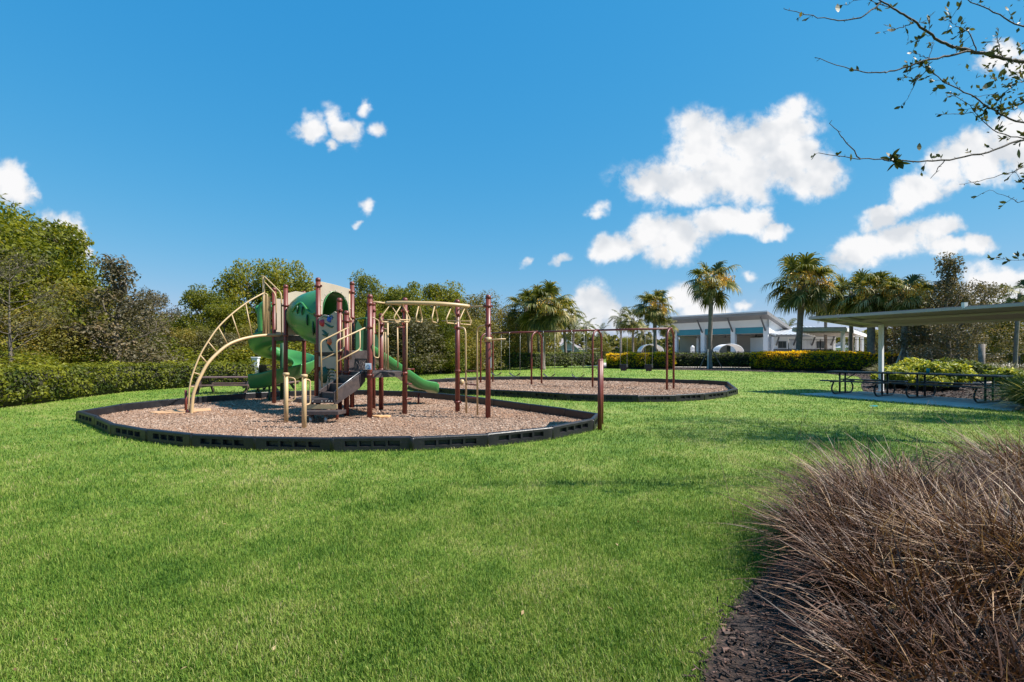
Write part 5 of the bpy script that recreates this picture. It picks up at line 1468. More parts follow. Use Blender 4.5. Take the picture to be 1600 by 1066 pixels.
# ------------------------------------------------------------------ palms
def frond_mesh(elev, seed, L_=1.0, nseg=24, mat='palm_leaf'):
    "costapalmate frond leaving the trunk towards +x at elevation elev; petiole then a drooping fan"
    r = random.Random(seed)
    V = []; F = []; S = []
    d = Vector((math.cos(elev), 0, math.sin(elev))); pet = []
    p = Vector((0, 0, 0)); v = d.copy()
    for i in range(6):
        pet.append(p.copy()); p = p+v*L_*.145; v = (v+Vector((0, 0, -.10))).normalized()
    pet.append(p.copy())
    side = Vector((0, 1, 0))
    for i in range(len(pet)):
        w = .020*L_*(1.3-.6*i/6); up = Vector((0, 0, w*.6))
        V += [pet[i]-side*w, pet[i]+side*w]
    for i in range(len(pet)-1): F.append((2*i, 2*i+1, 2*i+3, 2*i+2)); S.append(.75)
    hub = pet[-1]; ax = v.copy(); up = side.cross(ax).normalized()*-1
    if up.z < 0: up = -up
    rl = Matrix.Rotation(r.uniform(-.75, .75), 3, ax); side = rl @ side; up = rl @ up
    for k in range(nseg):
        a = R(-125)+R(250)*k/(nseg-1)+r.uniform(-.05, .05)
        dirn = (ax*math.cos(a)+side*math.sin(a)+up*(.18*abs(math.sin(a)))).normalized()
        ln = L_*(1.0-.25*abs(a)/R(125))*r.uniform(.85, 1.1)
        q = hub+ax*(.20*L_*max(0, math.cos(a))); sidev = dirn.cross(up).normalized()
        pts = []; vv_ = dirn.copy(); nn = 4; qq = q.copy(); g = r.uniform(.50, .85)
        for j in range(nn+1):
            w = L_*.034*(1, 1.2, 1.0, .6, .08)[j]
            pts.append((qq-sidev*w, qq+sidev*w))
            qq = qq+vv_*ln/nn*.95; vv_ = (vv_+Vector((0, 0, -g*(j+.35)*.8))).normalized()
        b = len(V)
        for (x, y) in pts: V += [x, y]
        sh_ = r.uniform(.15, .85)
        for j in range(nn): F.append((b+2*j, b+2*j+1, b+2*j+3, b+2*j+2)); S.append(sh_+.08*j)
    return npmesh('frond', np.array([tuple(q) for q in V]), np.array(F), M[mat], np.array(S))
def feather_mesh(elev, seed, L_=1.0):
    r = random.Random(seed); V = []; F = []; S = []
    p = Vector((0, 0, 0)); v = Vector((math.cos(elev), 0, math.sin(elev))); N_ = 16; side = Vector((0, 1, 0)); prev = None
    for i in range(N_+1):
        t = i/N_
        V += [p-side*.012*L_, p+side*.012*L_]
        if i: b = 2*(i-1); F.append((b, b+1, b+3, b+2)); S.append(.6)
        pts_ = p.copy(); prev = (p.copy(), v.copy()); 
        if i < N_: p = p+v*L_*1.9/N_; v = (v+Vector((0, 0, -.13))).normalized()
    # leaflets
    p = Vector((0, 0, 0)); v = Vector((math.cos(elev), 0, math.sin(elev))); NB = 32
    for i in range(NB+1):
        t = i/NB; p = p+v*L_*1.9/NB; v = (v+Vector((0, 0, -.065))).normalized()
        if t < .12: continue
        ln = L_*.52*math.sin(math.pi*(t*.85+.12))
        for s in (-1, 1):
            dv = (side*s+v*.55+Vector((0, 0, r.uniform(-.5, .25)))).normalized(); e1 = p+dv*ln*.55; e2 = e1+(dv+Vector((0, 0, -.7))).normalized()*ln*.45
            b = len(V); w = v*L_*.022
            V += [p-w, p+w, e1+w, e1-w, e2]; 
            sh_ = r.uniform(.2, .8)
            F.append((b, b+1, b+2, b+3)); S.append(sh_); F.append((b+3, b+2, b+4, b+4)); S.append(sh_)
    F = [f if f[2] != f[3] else (f[0], f[1], f[2], f[2]) for f in F]
    Fq = np.array([f for f in F if len(set(f)) == 4]); Sq = np.array([s for f, s in zip(F, S) if len(set(f)) == 4])
    # triangles as separate thin quads towards the tip
    ex = []
    V2 = [tuple(q) for q in V]
    for f, s in zip(F, S):
        if len(set(f)) == 3:
            V2.append(tuple(np.array(V2[f[2]])+np.array([0, 0, .004]))); ex.append(((f[0], f[1], f[2], len(V2)-1), s))
    Fa = np.concatenate([Fq, np.array([e[0] for e in ex])]); Sa = np.concatenate([Sq, np.array([e[1] for e in ex])])
    return npmesh('frond', np.array(V2), Fa, M['palm_leaf'], Sa)
ELEV = [72, 52, 32, 12, -8, -30, -52]
FR = {(e, k): frond_mesh(R(e), e*3+k) for e in ELEV for k in range(3)}
FD = {(e, k): frond_mesh(R(e), e*3+k+50, mat='palm_dry') for e in (-30, -52, 12) for k in range(1)}
FE = {(e, k): feather_mesh(R(e), e+k) for e in (75, 50, 25, 0, -25) for k in range(2)}
def fruit_mesh(seed):
    'dense spray on a short stalk'
    r = np.random.default_rng(seed); n = 420
    t = r.uniform(0, 1, n); C = np.stack([.15+.55*t, r.normal(0, .13, n), .30*t-.55*t**2+r.normal(0, .14, n)], 1)
    V, F = leafcards(C, unit(r.normal(size=(n, 3))), r.uniform(.06, .13, n), r, .35, .5)
    return npmesh('fruit_cluster', V, F, M['fruit'], r.uniform(.1, 1, n))
FM = [fruit_mesh(1), fruit_mesh(2)]
def palm(px, D, ycen, rpx, label, lean=0.0, pxtop=None, nfr=30, fruits=2, dry=2, tr=.15, kind='fan', boots=True, stakes=0, base=0.0, group='palms beyond the lawn', minel=-60):
    rnd = random.Random(int(px*7+D)); s = rpx*D/800/1.75
    zc = CAMZ-(ycen-552)*D/800
    xb = (px-800)*D/800; xt = ((pxtop or px)-800)*D/800
    t = empty('palm_tree', (xb, D, base)); tag(t, label, 'palm', group)
    dx = xt-xb; zc -= base
    m = MB(); pts = smoothpath([(0, 0, -.1), (dx*.15, 0, zc*.35), (dx*.6, 0, zc*.75), (dx, 0, zc)], 5); k = len(pts)
    rad = [tr*(1.55 if i == 0 else 1.28 if i == 1 else 1.0+.05*math.sin(i*2.3)) for i in range(k)]
    m.tube(pts, rad, 12); trk = m.build('trunk', M['palmtrunk'], t)
    if boots:
        m = MB(); m.blob((dx, 0, zc-.25*s), (tr*1.9, tr*1.9, .5*s+.15), 3, .3, 10, 8); m.build('crown_shaft', M['palmtrunk'], t)
    top_ = Vector((dx, 0, zc))
    ga = 2.39996
    for i in range(nfr):
        u = i/(nfr-1)
        el = 80-(80-minel)*u**.9+rnd.uniform(-8, 8)
        if kind == 'fan':
            e = min(ELEV, key=lambda q: abs(q-el)); me = FR[(e, i % 3)]
            sc = s*(.80+.25*math.sin(math.pi*min(1, u+.15)))*rnd.uniform(.9, 1.1)
        else:
            e = min((75, 50, 25, 0, -25), key=lambda q: abs(q-el)); me = FE[(e, i % 2)]; sc = s*rnd.uniform(.85, 1.05)
        inst('frond', me, t, top_+Vector((0, 0, rnd.uniform(-.15, .1)*s)), (rnd.uniform(-.15, .15), rnd.uniform(-.12, .12), i*ga+rnd.uniform(-.2, .2)), (sc, sc*rnd.uniform(.85, 1.1), sc))
    for i in range(dry):
        fo = inst('frond', FD[(rnd.choice((-30, -52, 12)), 0)], t, top_-Vector((0, 0, .2*s)), (0, 0, rnd.uniform(3.3, 6.1)), (s*.9,)*3)
        tag(fo, 'dry yellow frond')
    for i in range(fruits):
        fc = inst('fruit_cluster', FM[i % 2], t, top_+Vector((0, -.28*s, .05*s)), (0, rnd.uniform(-.4, .1), -math.pi/2+(i-(fruits-1)/2)*1.1+rnd.uniform(-.4, .4)), (s*1.5, s*1.2, s*1.3)); fc['kind'] = 'stuff'
    if stakes:
        for a in (R(-95), R(-25), R(200)):
            if stakes == 1 and a == R(-95):
                m = MB(); m.bar((-.30, -.35, -.1), (-.24, -.20, 1.75), .10, .08, up=(0, 1, 0)); m.build('stake', M['stake'], t); continue
            m = MB(); m.bar((math.cos(a)*1.15, math.sin(a)*.8, -.05), (math.cos(a)*.2, math.sin(a)*.2, 1.7), .07, .05, up=(0, 1, 0)); m.build('stake', M['bark'] if stakes == 1 else M['stake'], t)
    return t
palm(848, 44, 482, 50, 'largest palm of the left cluster, with an orange fruit spray and pale fronds', pxtop=853, nfr=36, dry=5, fruits=2, tr=.20)
palm(828, 47, 487, 42, 'palm on the left side of the left cluster', nfr=30, fruits=0, dry=1, pxtop=822)
palm(842, 50, 478, 38, 'slim palm hidden in the middle of the left cluster', nfr=24, fruits=0, pxtop=838, tr=.12)
palm(884, 50, 492, 36, 'palm on the right side of the left cluster', nfr=28, fruits=0, dry=1, pxtop=880)
palm(895, 72, 512, 28, 'feathery palm right of the left cluster', kind='feather', nfr=15, fruits=0, dry=0, tr=.14, pxtop=897, boots=False, minel=-25)
palm(916, 82, 510, 24, 'feathery palm seen left of the third swing arch', kind='feather', nfr=14, fruits=0, dry=0, tr=.14, boots=False, minel=-25)
palm(940, 70, 520, 20, 'small feathery palm behind the third swing arch', kind='feather', nfr=14, fruits=0, dry=0, tr=.12, boots=False, minel=-25)
palm(970, 74, 497, 25, 'tall feathery palm left of the fruiting palm', kind='feather', nfr=15, fruits=0, dry=0, tr=.16, boots=False, minel=-25)
palm(989, 56, 502, 26, 'palm close behind the left of the fruiting palm', nfr=24, fruits=0, dry=0, tr=.12)
palm(1004, 60, 520, 22, 'low palm behind the swing beam', nfr=20, fruits=0, dry=0, tr=.12)
palm(1024, 49, 481, 37, 'palm with two orange fruit clusters left of the pool house', nfr=28, fruits=2, dry=0, tr=.17, pxtop=1022)
palm(1041, 58, 510, 22, 'low dark palm just left of the pool house roof', nfr=20, fruits=0, dry=0, tr=.12)
palm(1109, 45.5, 443, 50, 'tall palm standing alone before the pool house, with stakes', nfr=22, fruits=3, dry=0, tr=.19, stakes=1, pxtop=1112, minel=-45)
palm(1248, 44, 446, 60, 'big leaning palm with yellow fruit right of the pool house', nfr=34, fruits=3, dry=0, tr=.24, pxtop=1254, stakes=1)
palm(1290, 56, 470, 42, 'palm behind the right side of the leaning palm', nfr=28, fruits=0, dry=0)
palm(1232, 78, 514, 24, 'far small palm above the low white roof', kind='feather', nfr=15, fruits=0, dry=0, tr=.16, boots=False, minel=-25)
palm(1361, 38, 462, 52, 'dense palm with orange fruit and pale fronds above the canopy', nfr=36, fruits=3, dry=5, tr=.26)
palm(1382, 41, 460, 46, 'palm just right of the canopy post', nfr=30, fruits=1, dry=1, tr=.20)
palm(1330, 44, 465, 46, 'palm between the leaning palm and the canopy post', nfr=30, fruits=0, dry=0, tr=.16)
palm(1413, 36, 462, 46, 'rough trunked palm with pale stakes behind the tables', nfr=30, fruits=2, dry=2, tr=.20, stakes=2)
palm(1398, 48, 490, 34, 'thin palm seen before the blue house', nfr=24, fruits=0, dry=0, tr=.13)
palm(1586, 30, 458, 30, 'palm with a leaning grey trunk near the right edge', nfr=14, fruits=0, dry=0, tr=.11, pxtop=1594, boots=False)
palm(1440, 40, 490, 36, 'short palm behind the variegated shrubs', nfr=22, fruits=0, dry=0)
# right hand trees
Gr = 'trees behind the canopy'
tree('oak1', 1484, 34, 384, 'grey leaved oak with a thin spiky crown rising above the canopy', name='oak_tree', wide=.95, group=Gr)
tree('oak2', 1455, 37, 425, 'dull oak left of the spiky one, its trunk with pale stakes', name='oak_tree', wide=1.0, group=Gr)
tree('oak2', 1530, 36, 430, 'sparse oak right of the spiky one', name='oak_tree', wide=1.0, group=Gr)
tree('oak2', 1500, 31, 475, 'low dark oak under the canopy line by the black fence', name='oak_tree', wide=1.1, group=Gr)
tree('oak2', 1430, 42, 470, 'low oak behind the rough trunked palm', name='oak_tree', wide=1.1, group=Gr)
tree('green2', 1560, 44, 470, 'dark green tree beyond the fence at the right', wide=1.1, group=Gr)
tree('olive1', 1610, 40, 465, 'olive tree at the right edge beyond the fence', wide=1.1, group=Gr)
tree('green2', 1525, 60, 478, 'far green tree behind the black fence', wide=1.4, group=Gr)
tree('olive1', 1350, 85, 512, 'far pale tree behind the white pergola', wide=1.2, group=Gr)
tree('olive1', 1400, 95, 510, 'far tree left of the blue house roof', wide=1.2, group=Gr)
tree('gold', 1000, 75, 524, 'yellow green tree behind the golden hedge', wide=1.4, group=Gr)
tree('olive1', 935, 100, 530, 'far olive tree behind the picket fence', wide=1.6, group=Gr)
tree('green2', 985, 110, 526, 'far green tree left of the pool house', wide=1.6, group=Gr)
for px in (1448, 1462):
    pass
m = MB(); m.bar((((1441-800)*33/800), 33, 0), (((1452-800)*33/800), 33.1, 1.75), .07, .05, up=(0, 1, 0)); tag(m.build('tree_stake', M['stake']), 'pale timber stake leaning left of the oak trunk', 'stake')
m = MB(); m.bar((((1464.5-800)*33/800), 33, 0), (((1454-800)*33/800), 33.1, 1.75), .07, .05, up=(0, 1, 0)); tag(m.build('tree_stake', M['stake']), 'pale timber stake leaning right of the oak trunk', 'stake')
m = MB(); m.tube([((1533.5-800)*28/800, 28, -.1), ((1534-800)*28/800, 28, 1.9)], .15, 12); tag(m.build('cut_trunk', M['palmtrunk']), 'short pale tree trunk standing right of the dark shrub', 'tree trunk')
m = MB(); m.tube([((1520-800)*36/800, 36, -.1), ((1520-800)*36/800, 36, 1.5)], .05, 8); tag(m.build('garden_pole', M['stake']), 'thin pale pole before the black fence', 'pole')

# overhanging tree at the right: trunk outside the frame, boughs reaching in
OT = empty('overhanging_tree', (10.6, 7.2, 0)); tag(OT, 'nearly bare tree whose boughs hang in at the upper right corner', 'tree')
W0 = Vector((10.6, 7.2, 0)); rnd = random.Random(12)
m = MB(); m.tube(smoothpath([(0, 0, -.2), (.1, 0, 1.8), (.0, .1, 3.6), (.2, .3, 6), (.1, .2, 8.6)], 5), [.19-.15*i/20 for i in range(21)], 12); m.build('trunk', M['bark'], OT)
def bp(x, y, D): return P(x, y, D)-W0
fork1 = Vector((.05, .03, 2.6)); fork2 = Vector((.0, .05, 3.4))
BR = [
 ([(1780, 150, 5.6), (1690, 110, 5.3), (1600, 96, 5.1), (1570, 92, 5.05), (1515, 79, 5), (1483, 71, 5), (1456, 55, 4.95), (1428, 33, 4.9), (1401, 16, 4.9), (1377, 2, 4.85), (1345, -22, 4.8)], .026, .009, .35),
 ([(1377, 3, 4.86), (1350, 24, 4.8), (1318, 31, 4.8), (1279, 28, 4.75), (1225, 14, 4.7)], .009, .0035, .25),
 ([(1515, 80, 5), (1475, 89, 4.95), (1436, 98, 4.9), (1397, 110, 4.9), (1369, 114, 4.85), (1330, 108, 4.85), (1273, 90, 4.8)], .012, .004, .3),
 ([(1456, 93, 4.93), (1440, 87, 4.9), (1424, 81, 4.9)], .005, .002, 0),
 ([(1700, 220, 5.4), (1600, 193, 5.1), (1554, 173, 5), (1515, 148, 5), (1471, 124, 4.95), (1452, 102, 4.95), (1460, 67, 4.95)], .014, .003, 1.0),
 ([(1720, 200, 5.2), (1600, 219, 5.0), (1554, 234, 4.9), (1495, 248, 4.85), (1436, 252, 4.8), (1377, 250, 4.8), (1330, 247, 4.75), (1279, 239, 4.75)], .016, .004, .30),
 ([(1344, 248, 4.76), (1318, 216, 4.76), (1296, 193, 4.75)], .006, .0035, .05),
 ([(1476, 251, 4.84), (1454, 279, 4.84)], .005, .003, 0),
 ([(1680, 235, 5.1), (1600, 262, 5), (1554, 277, 4.95), (1499, 288, 4.9)], .009, .003, .3),
 ([(1650, 226, 5.1), (1600, 217, 5.02), (1550, 203, 5), (1515, 165, 5), (1484, 146, 4.95)], .010, .003, .9),
 ([(1700, 70, 5.3), (1600, 41, 5.1), (1554, 19, 5), (1511, 0, 5), (1480, -15, 5)], .012, .005, .4),
 ([(1680, 290, 5.2), (1600, 315, 5), (1582, 311, 5), (1546, 297, 4.95)], .008, .002, .5),
 ([(1720, 400, 5.2), (1640, 408, 5), (1600, 407, 5), (1556, 405, 4.95)], .008, .002, 1.2),
 ([(1720, 130, 5.3), (1640, 150, 5.1), (1600, 160, 5), (1580, 172, 5), (1540, 160, 5)], .009, .003, 1.1),
 ([(1690, 330, 5.3), (1620, 290, 5.1), (1600, 285, 5.0), (1586, 268, 5)], .008, .002, .9),
 ([(1525, 80, 5.0), (1512, 50, 5), (1492, 38, 5), (1480, 30, 5)], .006, .002, 1.0),
 ([(1567, 92, 5.0), (1562, 75, 5), (1558, 64, 5)], .005, .002, .8),
 ([(1452, 108, 4.95), (1432, 126, 4.95), (1418, 155, 4.95)], .004, .002, .8),
 ([(1452, 108, 4.95), (1430, 104, 4.95), (1410, 125, 4.95)], .004, .002, 1.3),
 ([(1428, 36, 4.9), (1405, 44, 4.9), (1380, 50, 4.9)], .005, .002, .3),
 ([(1456, 55, 4.95), (1440, 56, 4.95), (1434, 70, 4.95)], .003, .002, .8),
 ([(1401, 16, 4.9), (1350, -2, 4.9), (1325, 8, 4.9)], .004, .002, .8),
 ([(1560, 172, 5), (1568, 148, 5), (1590, 130, 5), (1600, 128, 5)], .005, .002, 1.0),
 ([(1540, 165, 5), (1510, 178, 5), (1462, 178, 5)], .005, .002, .7),
]
LC = []; LNn = []; LS = []
r = np.random.default_rng(55)
for (pl, ra, rb_, ld) in BR:
    pts = [bp(*q) for q in pl]
    if pl[0][0] > 1640: pts = [fork1 if pl[0][1] > 140 else fork2]+[(pts[0]+(fork1 if pl[0][1] > 140 else fork2))/2+Vector((0, 0, .25))]+pts
    sp_ = smoothpath(pts, 5)
    for i in range(1, len(sp_)-1): sp_[i] = sp_[i]+Vector((rnd.uniform(-1, 1), rnd.uniform(-1, 1), rnd.uniform(-1, 1)))*.008
    k = len(sp_)
    rads = [max(.0016, (ra*(2.2 if (len(pts) > len(pl) and i < 8) else 1)*(1-i/k)+rb_*.6*(i/k))*.92) for i in range(k)]
    m = MB(); m.tube(sp_, rads, 6)
    # buds and twiglets along the bough
    for i in range(2, k):
        if sp_[i].x+W0.x > 6.3: continue
        if rnd.random() < .5:
            d = Vector((rnd.uniform(-1, 1), rnd.uniform(-.5, .5), rnd.uniform(-.8, 1))).normalized(); l = rnd.uniform(.01, .035)
            m.tube([sp_[i], sp_[i]+d*l], .0022, 4)
        nl = np.random.poisson(ld*1.5) if ld else 0
        nl = int(ld*1.5+rnd.random()) if ld else 0
        if rnd.random() < (.35+.3*ld) and nl:
            l = rnd.uniform(.05, .16); d = Vector((rnd.uniform(-1, .4), rnd.uniform(-.6, .6), rnd.uniform(-.6, 1))).normalized(); e = sp_[i]+d*l
            m.tube([sp_[i], (sp_[i]+e)/2+Vector((0, 0, .006)), e], .0018, 4)
            for q in range(nl*3+1):
                c = sp_[i].lerp(e, rnd.uniform(.2, 1)); ldv = (d+Vector((rnd.uniform(-1, 1), rnd.uniform(-1, 1), rnd.uniform(-.7, .9)))).normalized()
                LC.append(tuple(c)); LNn.append(tuple(ldv)); LS.append(rnd.uniform(.028, .062))
    m.build('bough', M['twig'], OT)
# special bigger leaves and the rosette on the long low bough
for (x, y, s_, dx_, dz_) in ((1309, 20, .10, .1, 1), (1451, 34, .085, .1, .9), (1500, 36, .085, .2, .8), (1482, 26, .075, -.3, .7), (1555, 84, .10, -1, .1), (1570, 107, .10, -.5, -.8), (1553, 127, .12, -1, -.7), (1478, 138, .09, -.8, .4), (1436, 236, .085, .2, 1), (1330, 240, .07, .1, -.8), (1591, 233, .09, .3, -1), (1482, 11, .07, .1, .8), (1400, 47, .08, -1, .1), (1376, 50, .05, -1, -.2)):
    LC.append(tuple(bp(x, y, 4.88))); LNn.append((dx_, .2, dz_)); LS.append(s_)
for q in range(16):
    a_ = rnd.uniform(0, 6.28); LC.append(tuple(bp(1398+rnd.uniform(-9, 9), 250+rnd.uniform(-6, 6), 4.8))); LNn.append((math.cos(a_)*1.4, rnd.uniform(-.6, .6), math.sin(a_))); LS.append(rnd.uniform(.07, .12))
LC = np.array(LC); A = unit(np.array(LNn)); LS = np.array(LS); n = len(LC)
B_ = unit(np.cross(A, r.normal(size=(n, 3)))); Nn = np.cross(A, B_)
prof = [(0, .0), (.22, .17), (.5, .24), (.8, .15), (1, 0)]
rows = []
for (u, w) in prof:
    bend = Nn*(LS*.15*(u-.5)**2*4*.3)[:, None]
    rows.append((LC+A*(LS*u)[:, None]-B_*(LS*max(w, .01))[:, None]+bend, LC+A*(LS*u)[:, None]+B_*(LS*max(w, .01))[:, None]+bend))
V = np.stack([q for row in rows for q in row], 1).reshape(-1, 3); i = np.arange(n)[:, None]*10
F = np.concatenate([i+np.array([[2*k, 2*k+1, 2*k+3, 2*k+2]]) for k in range(4)], 1).reshape(-1, 4)
inst('leaves', npmesh('leaves', V, F, M['near_leaf'], np.repeat(np.clip(r.normal(.45, .25, n), 0, 1), 4)), OT)
# high crown above the frame; it throws the dappled shade on the lawn
cr = []
for q in range(26):
    a_ = rnd.uniform(0, 6.28); z = rnd.uniform(6.3, 8.9); rr_ = rnd.uniform(.3, 2.3); cr.append(Vector((math.cos(a_)*rr_*1.15+.3, math.sin(a_)*rr_*.9+1.2, z)))
C = np.concatenate([np.array(tuple(c))+r.normal(0, .33, (210, 3)) for c in cr]); n = len(C)
V, F = leafcards(C, unit(r.normal(size=(n, 3))+np.array([0, 0, .6])), r.uniform(.06, .13, n), r, .5)
inst('crown', npmesh('crown', V, F, M['near_leaf'], np.clip(r.normal(.45, .25, n), 0, 1)), OT)
m = MB()
for c in cr: s_ = Vector((.15, .25, min(c.z-1.3, 7))); m.tube(smoothpath([s_, (s_+c)/2+Vector((0, 0, .2)), c], 3), [.045, .04, .035, .028, .02, .012, .006], 5)
m.build('limb', M['bark'], OT)
# its neighbour, wholly to the right of the frame
KN = tree('oak2', 1905, 10.3, 60, 'oak standing outside the right edge, shading the lawn before the tables', name='oak_tree', wide=.55, group=None)
# ------------------------------------------------------------------ pool fence
def picket_fence(path, h, label, sp=.115, bar=.016, post_every=2.4, name='metal_fence'):
    t = empty(name, (path[0][0], path[0][1], 0)); tag(t, label, 'fence'); O = Vector((path[0][0], path[0][1], 0))
    pk = MB()
    for a, b in zip(path[:-1], path[1:]):
        a = Vector((*a, 0)); b = Vector((*b, 0)); d = b-a; Ln = d.length; d.normalize()
        for z in (.12, h-.12, h-.02):
            m = MB(); m.bar(a-O+Vector((0, 0, z)), b-O+Vector((0, 0, z)), .03, .03); m.build('rail', M['blackmetal'], t)
        k = int(Ln/post_every)
        for i in range(k+1):
            q = a+d*Ln*i/k; m = MB(); m.box(q-O+Vector((0, 0, (h+.06)/2)), (.07, .07, h+.06)); m.build('post', M['blackmetal'], t)
        for i in range(int(Ln/sp)):
            q = a+d*sp*(i+.5)-O; pk.box(q+Vector((0, 0, h*.5)), (bar, bar, h-.05))
    o = pk.build('pickets', M['blackmetal'], t); o['kind'] = 'stuff'
picket_fence([(0, 56.0), (47, 56.0)], 1.58, 'black picket fence along the pool deck behind the hedges')
def mesh_fence(path, h, label):
    t = empty('wire_fence', (path[0][0], path[0][1], 0)); tag(t, label, 'fence'); O = Vector((path[0][0], path[0][1], 0)); w = MB()
    for a, b in zip(path[:-1], path[1:]):
        a = Vector((*a, 0)); b = Vector((*b, 0)); d = b-a; Ln = d.length; d.normalize()
        for z in (.06, h*.5, h): m = MB(); m.tube([a-O+Vector((0, 0, z)), b-O+Vector((0, 0, z))], .025, 6); m.build('rail', M['blackmetal'], t)
        k = max(1, int(Ln/2.6))
        for i in range(k+1): q = a+d*Ln*i/k-O; m = MB(); m.tube([q, q+Vector((0, 0, h+.05))], .035, 8); m.build('post', M['blackmetal'], t)
        for i in range(int(Ln/.12)):
            q = a+d*.12*(i+.5)-O; w.box(q+Vector((0, 0, h/2)), (.01, .01, h))
    o = w.build('wire_mesh', M['blackmetal'], t); o['kind'] = 'stuff'
mesh_fence([(24.5, 41.5), (40, 37), (55, 34)], 1.35, 'black wire fence behind the oaks at the right')
mesh_fence([(27, 50), (50, 47)], 2.7, 'taller black wire screen beyond the wire fence')

# ------------------------------------------------------------------ pool house
def quad(m, a, b, c, d): m.add([a, b, c, d], [(0, 1, 2, 3)])
PH = empty('pool_house', (31.1, 62, 0)); tag(PH, 'white and teal pool house with a slanting grey roof and open bays', 'building')
u = Vector((-.66, .751, 0)).normalized(); w = Vector((.751, .66, 0)).normalized()     # u along the front to the left, w inwards
def H_(a, b, z): return u*a+w*b+Vector((0, 0, z))
def hbox(name, a0, a1, b0, b1, z0, z1, mat, parent=None, bev=0):
    m = MB(); m.prism([tuple(H_(a0, b0, 0))[:2], tuple(H_(a1, b0, 0))[:2], tuple(H_(a1, b1, 0))[:2], tuple(H_(a0, b1, 0))[:2]], z0, z1)
    return m.build(name, M[mat], parent or PH, bevel=bev)
LF = 15.0
hbox('upper_wall', 0, LF, .0, .25, 4.62, 5.75, 'whitewall')
hbox('teal_band', .0, LF, .06, .20, 3.86, 4.61, 'teal')
hbox('soffit', .3, LF-.2, .26, 6.0, 3.80, 3.86, 'beigewall')
hbox('back_wall', 0, LF, 5.2, 5.4, 0, 3.8, 'beigewall')
hbox('end_wall', -.02, .22, .6, 5.4, 0, 3.8, 'whitewall')
hbox('inner_lining', .225, .26, .6, 5.1, 0, 3.78, 'beigewall')
for a in (0.35, 4.4, 8.5, 12.6):
    hbox('column', a-.28, a+.28, -.10, .46, 0, 4.62, 'whitewall', bev=.02)
for a in (10.6, 14.0): hbox('inner_column', a-.16, a+.16, 2.4, 2.72, 0, 3.8, 'white')
for a in (0.35, 4.4, 8.5, 12.6):
    m = MB(); m.bar(H_(a, -.14, 4.15), H_(a, -1.5, 5.75), .14, .14); m.build('roof_bracket', M['darkstone'], PH)
# mono pitch roof
m = MB()
c = [H_(-.6, -1.9, 5.98), H_(LF+.8, -1.9, 5.98), H_(LF+.8, 6.4, 4.0), H_(-.6, 6.4, 4.0)]
th = Vector((0, 0, .42))
m.add(c+[p+th for p in c], [(0, 1, 2, 3), (4, 5, 6, 7), (0, 1, 5, 4), (1, 2, 6, 5), (2, 3, 7, 6), (3, 0, 4, 7)])
rf = m.build('roof', M['roofgrey'], PH)
m = MB(); m.bar(H_(-.65, -1.93, 6.34), H_(LF+.85, -1.93, 6.34), .06, .16); m.build('gutter', M['rooflight'], rf)
# gable side wall under the slope
m = MB(); a0 = H_(-.03, .0, 3.8); a1 = H_(-.03, 0, 5.85); a2 = H_(-.03, 5.4, 4.3); a3 = H_(-.03, 5.4, 3.8); t_ = u*.22
m.add([a0, a1, a2, a3, a0+t_, a1+t_, a2+t_, a3+t_], [(0, 1, 2, 3), (4, 5, 6, 7), (0, 1, 5, 4), (1, 2, 6, 5), (2, 3, 7, 6), (3, 0, 4, 7)]); m.build('gable_wall', M['whitewall'], PH)
for a, wd_, z0, z1, mt in ((2.9, .8, 0, 2.2, 'teal'), (3.6, .5, 1.6, 2.4, 'glass'), (7.4, .6, 1.5, 2.4, 'glass'), (11.6, .9, 0, 2.2, 'darkstone'), (1.0, .9, 0, 2.2, 'teal')):
    hbox('door' if z0 == 0 else 'window', a-wd_/2, a+wd_/2, 5.1, 5.2, z0, z1, mt)
for a in (2.3, 6.3, 10.4):
    m = MB(); m.lathe(H_(a, 1.8, 0), [(.12, 3.48), (.14, 3.5), (.14, 3.58), (.05, 3.6), (.03, 3.8)], 10)
    for k in range(3):
        q = 2*math.pi*k/3+.3*a; m.bar(H_(a, 1.8, 3.52), H_(a, 1.8, 3.52)+Vector((math.cos(q), math.sin(q), 0))*.85, .14, .015)
    m.build('ceiling_fan', M['blackmetal'], PH)
# low white wing with small windows
WG = empty('low_wing', (31.5, 61.7, 0)); tag(WG, 'low white building with two small dark windows and a pale metal roof', 'building')
def wbox(name, x0, x1, y0, y1, z0, z1, mat, parent=None):
    m = MB(); m.box(((x0+x1)/2, (y0+y1)/2, (z0+z1)/2), (x1-x0, y1-y0, z1-z0)); return m.build(name, M[mat], parent or WG)
wbox('wall', 0, 7.4, 0, 6, .0, 3.4, 'whitewall'); wbox('stone_base', .0, 7.42, -.06, 0, 0, 1.9, 'darkstone')
wbox('corner_trim', 7.15, 7.46, -.09, .1, 0, 3.4, 'white')
m = MB(); m.add([(-.1, -.8, 3.42), (8.1, -.8, 3.42), (8.1, 5.5, 4.7), (-.1, 5.5, 4.7), (-.1, -.8, 3.62), (8.1, -.8, 3.62), (8.1, 5.5, 4.9), (-.1, 5.5, 4.9)], [(0, 1, 2, 3), (4, 5, 6, 7), (0, 1, 5, 4), (1, 2, 6, 5), (2, 3, 7, 6), (3, 0, 4, 7)]); rf = m.build('roof', M['rooflight'], WG)
m = MB(); m.box((4.0, -.83, 3.50), (8.2, .05, .26)); m.build('fascia', M['roofgrey'], rf)
for i in range(15):
    x = .1+i*.55; m = MB(); m.bar((x, -.78, 3.64), (x, 5.4, 4.9), .05, .05); m.build('roof_seam', M['rooflight'], rf)
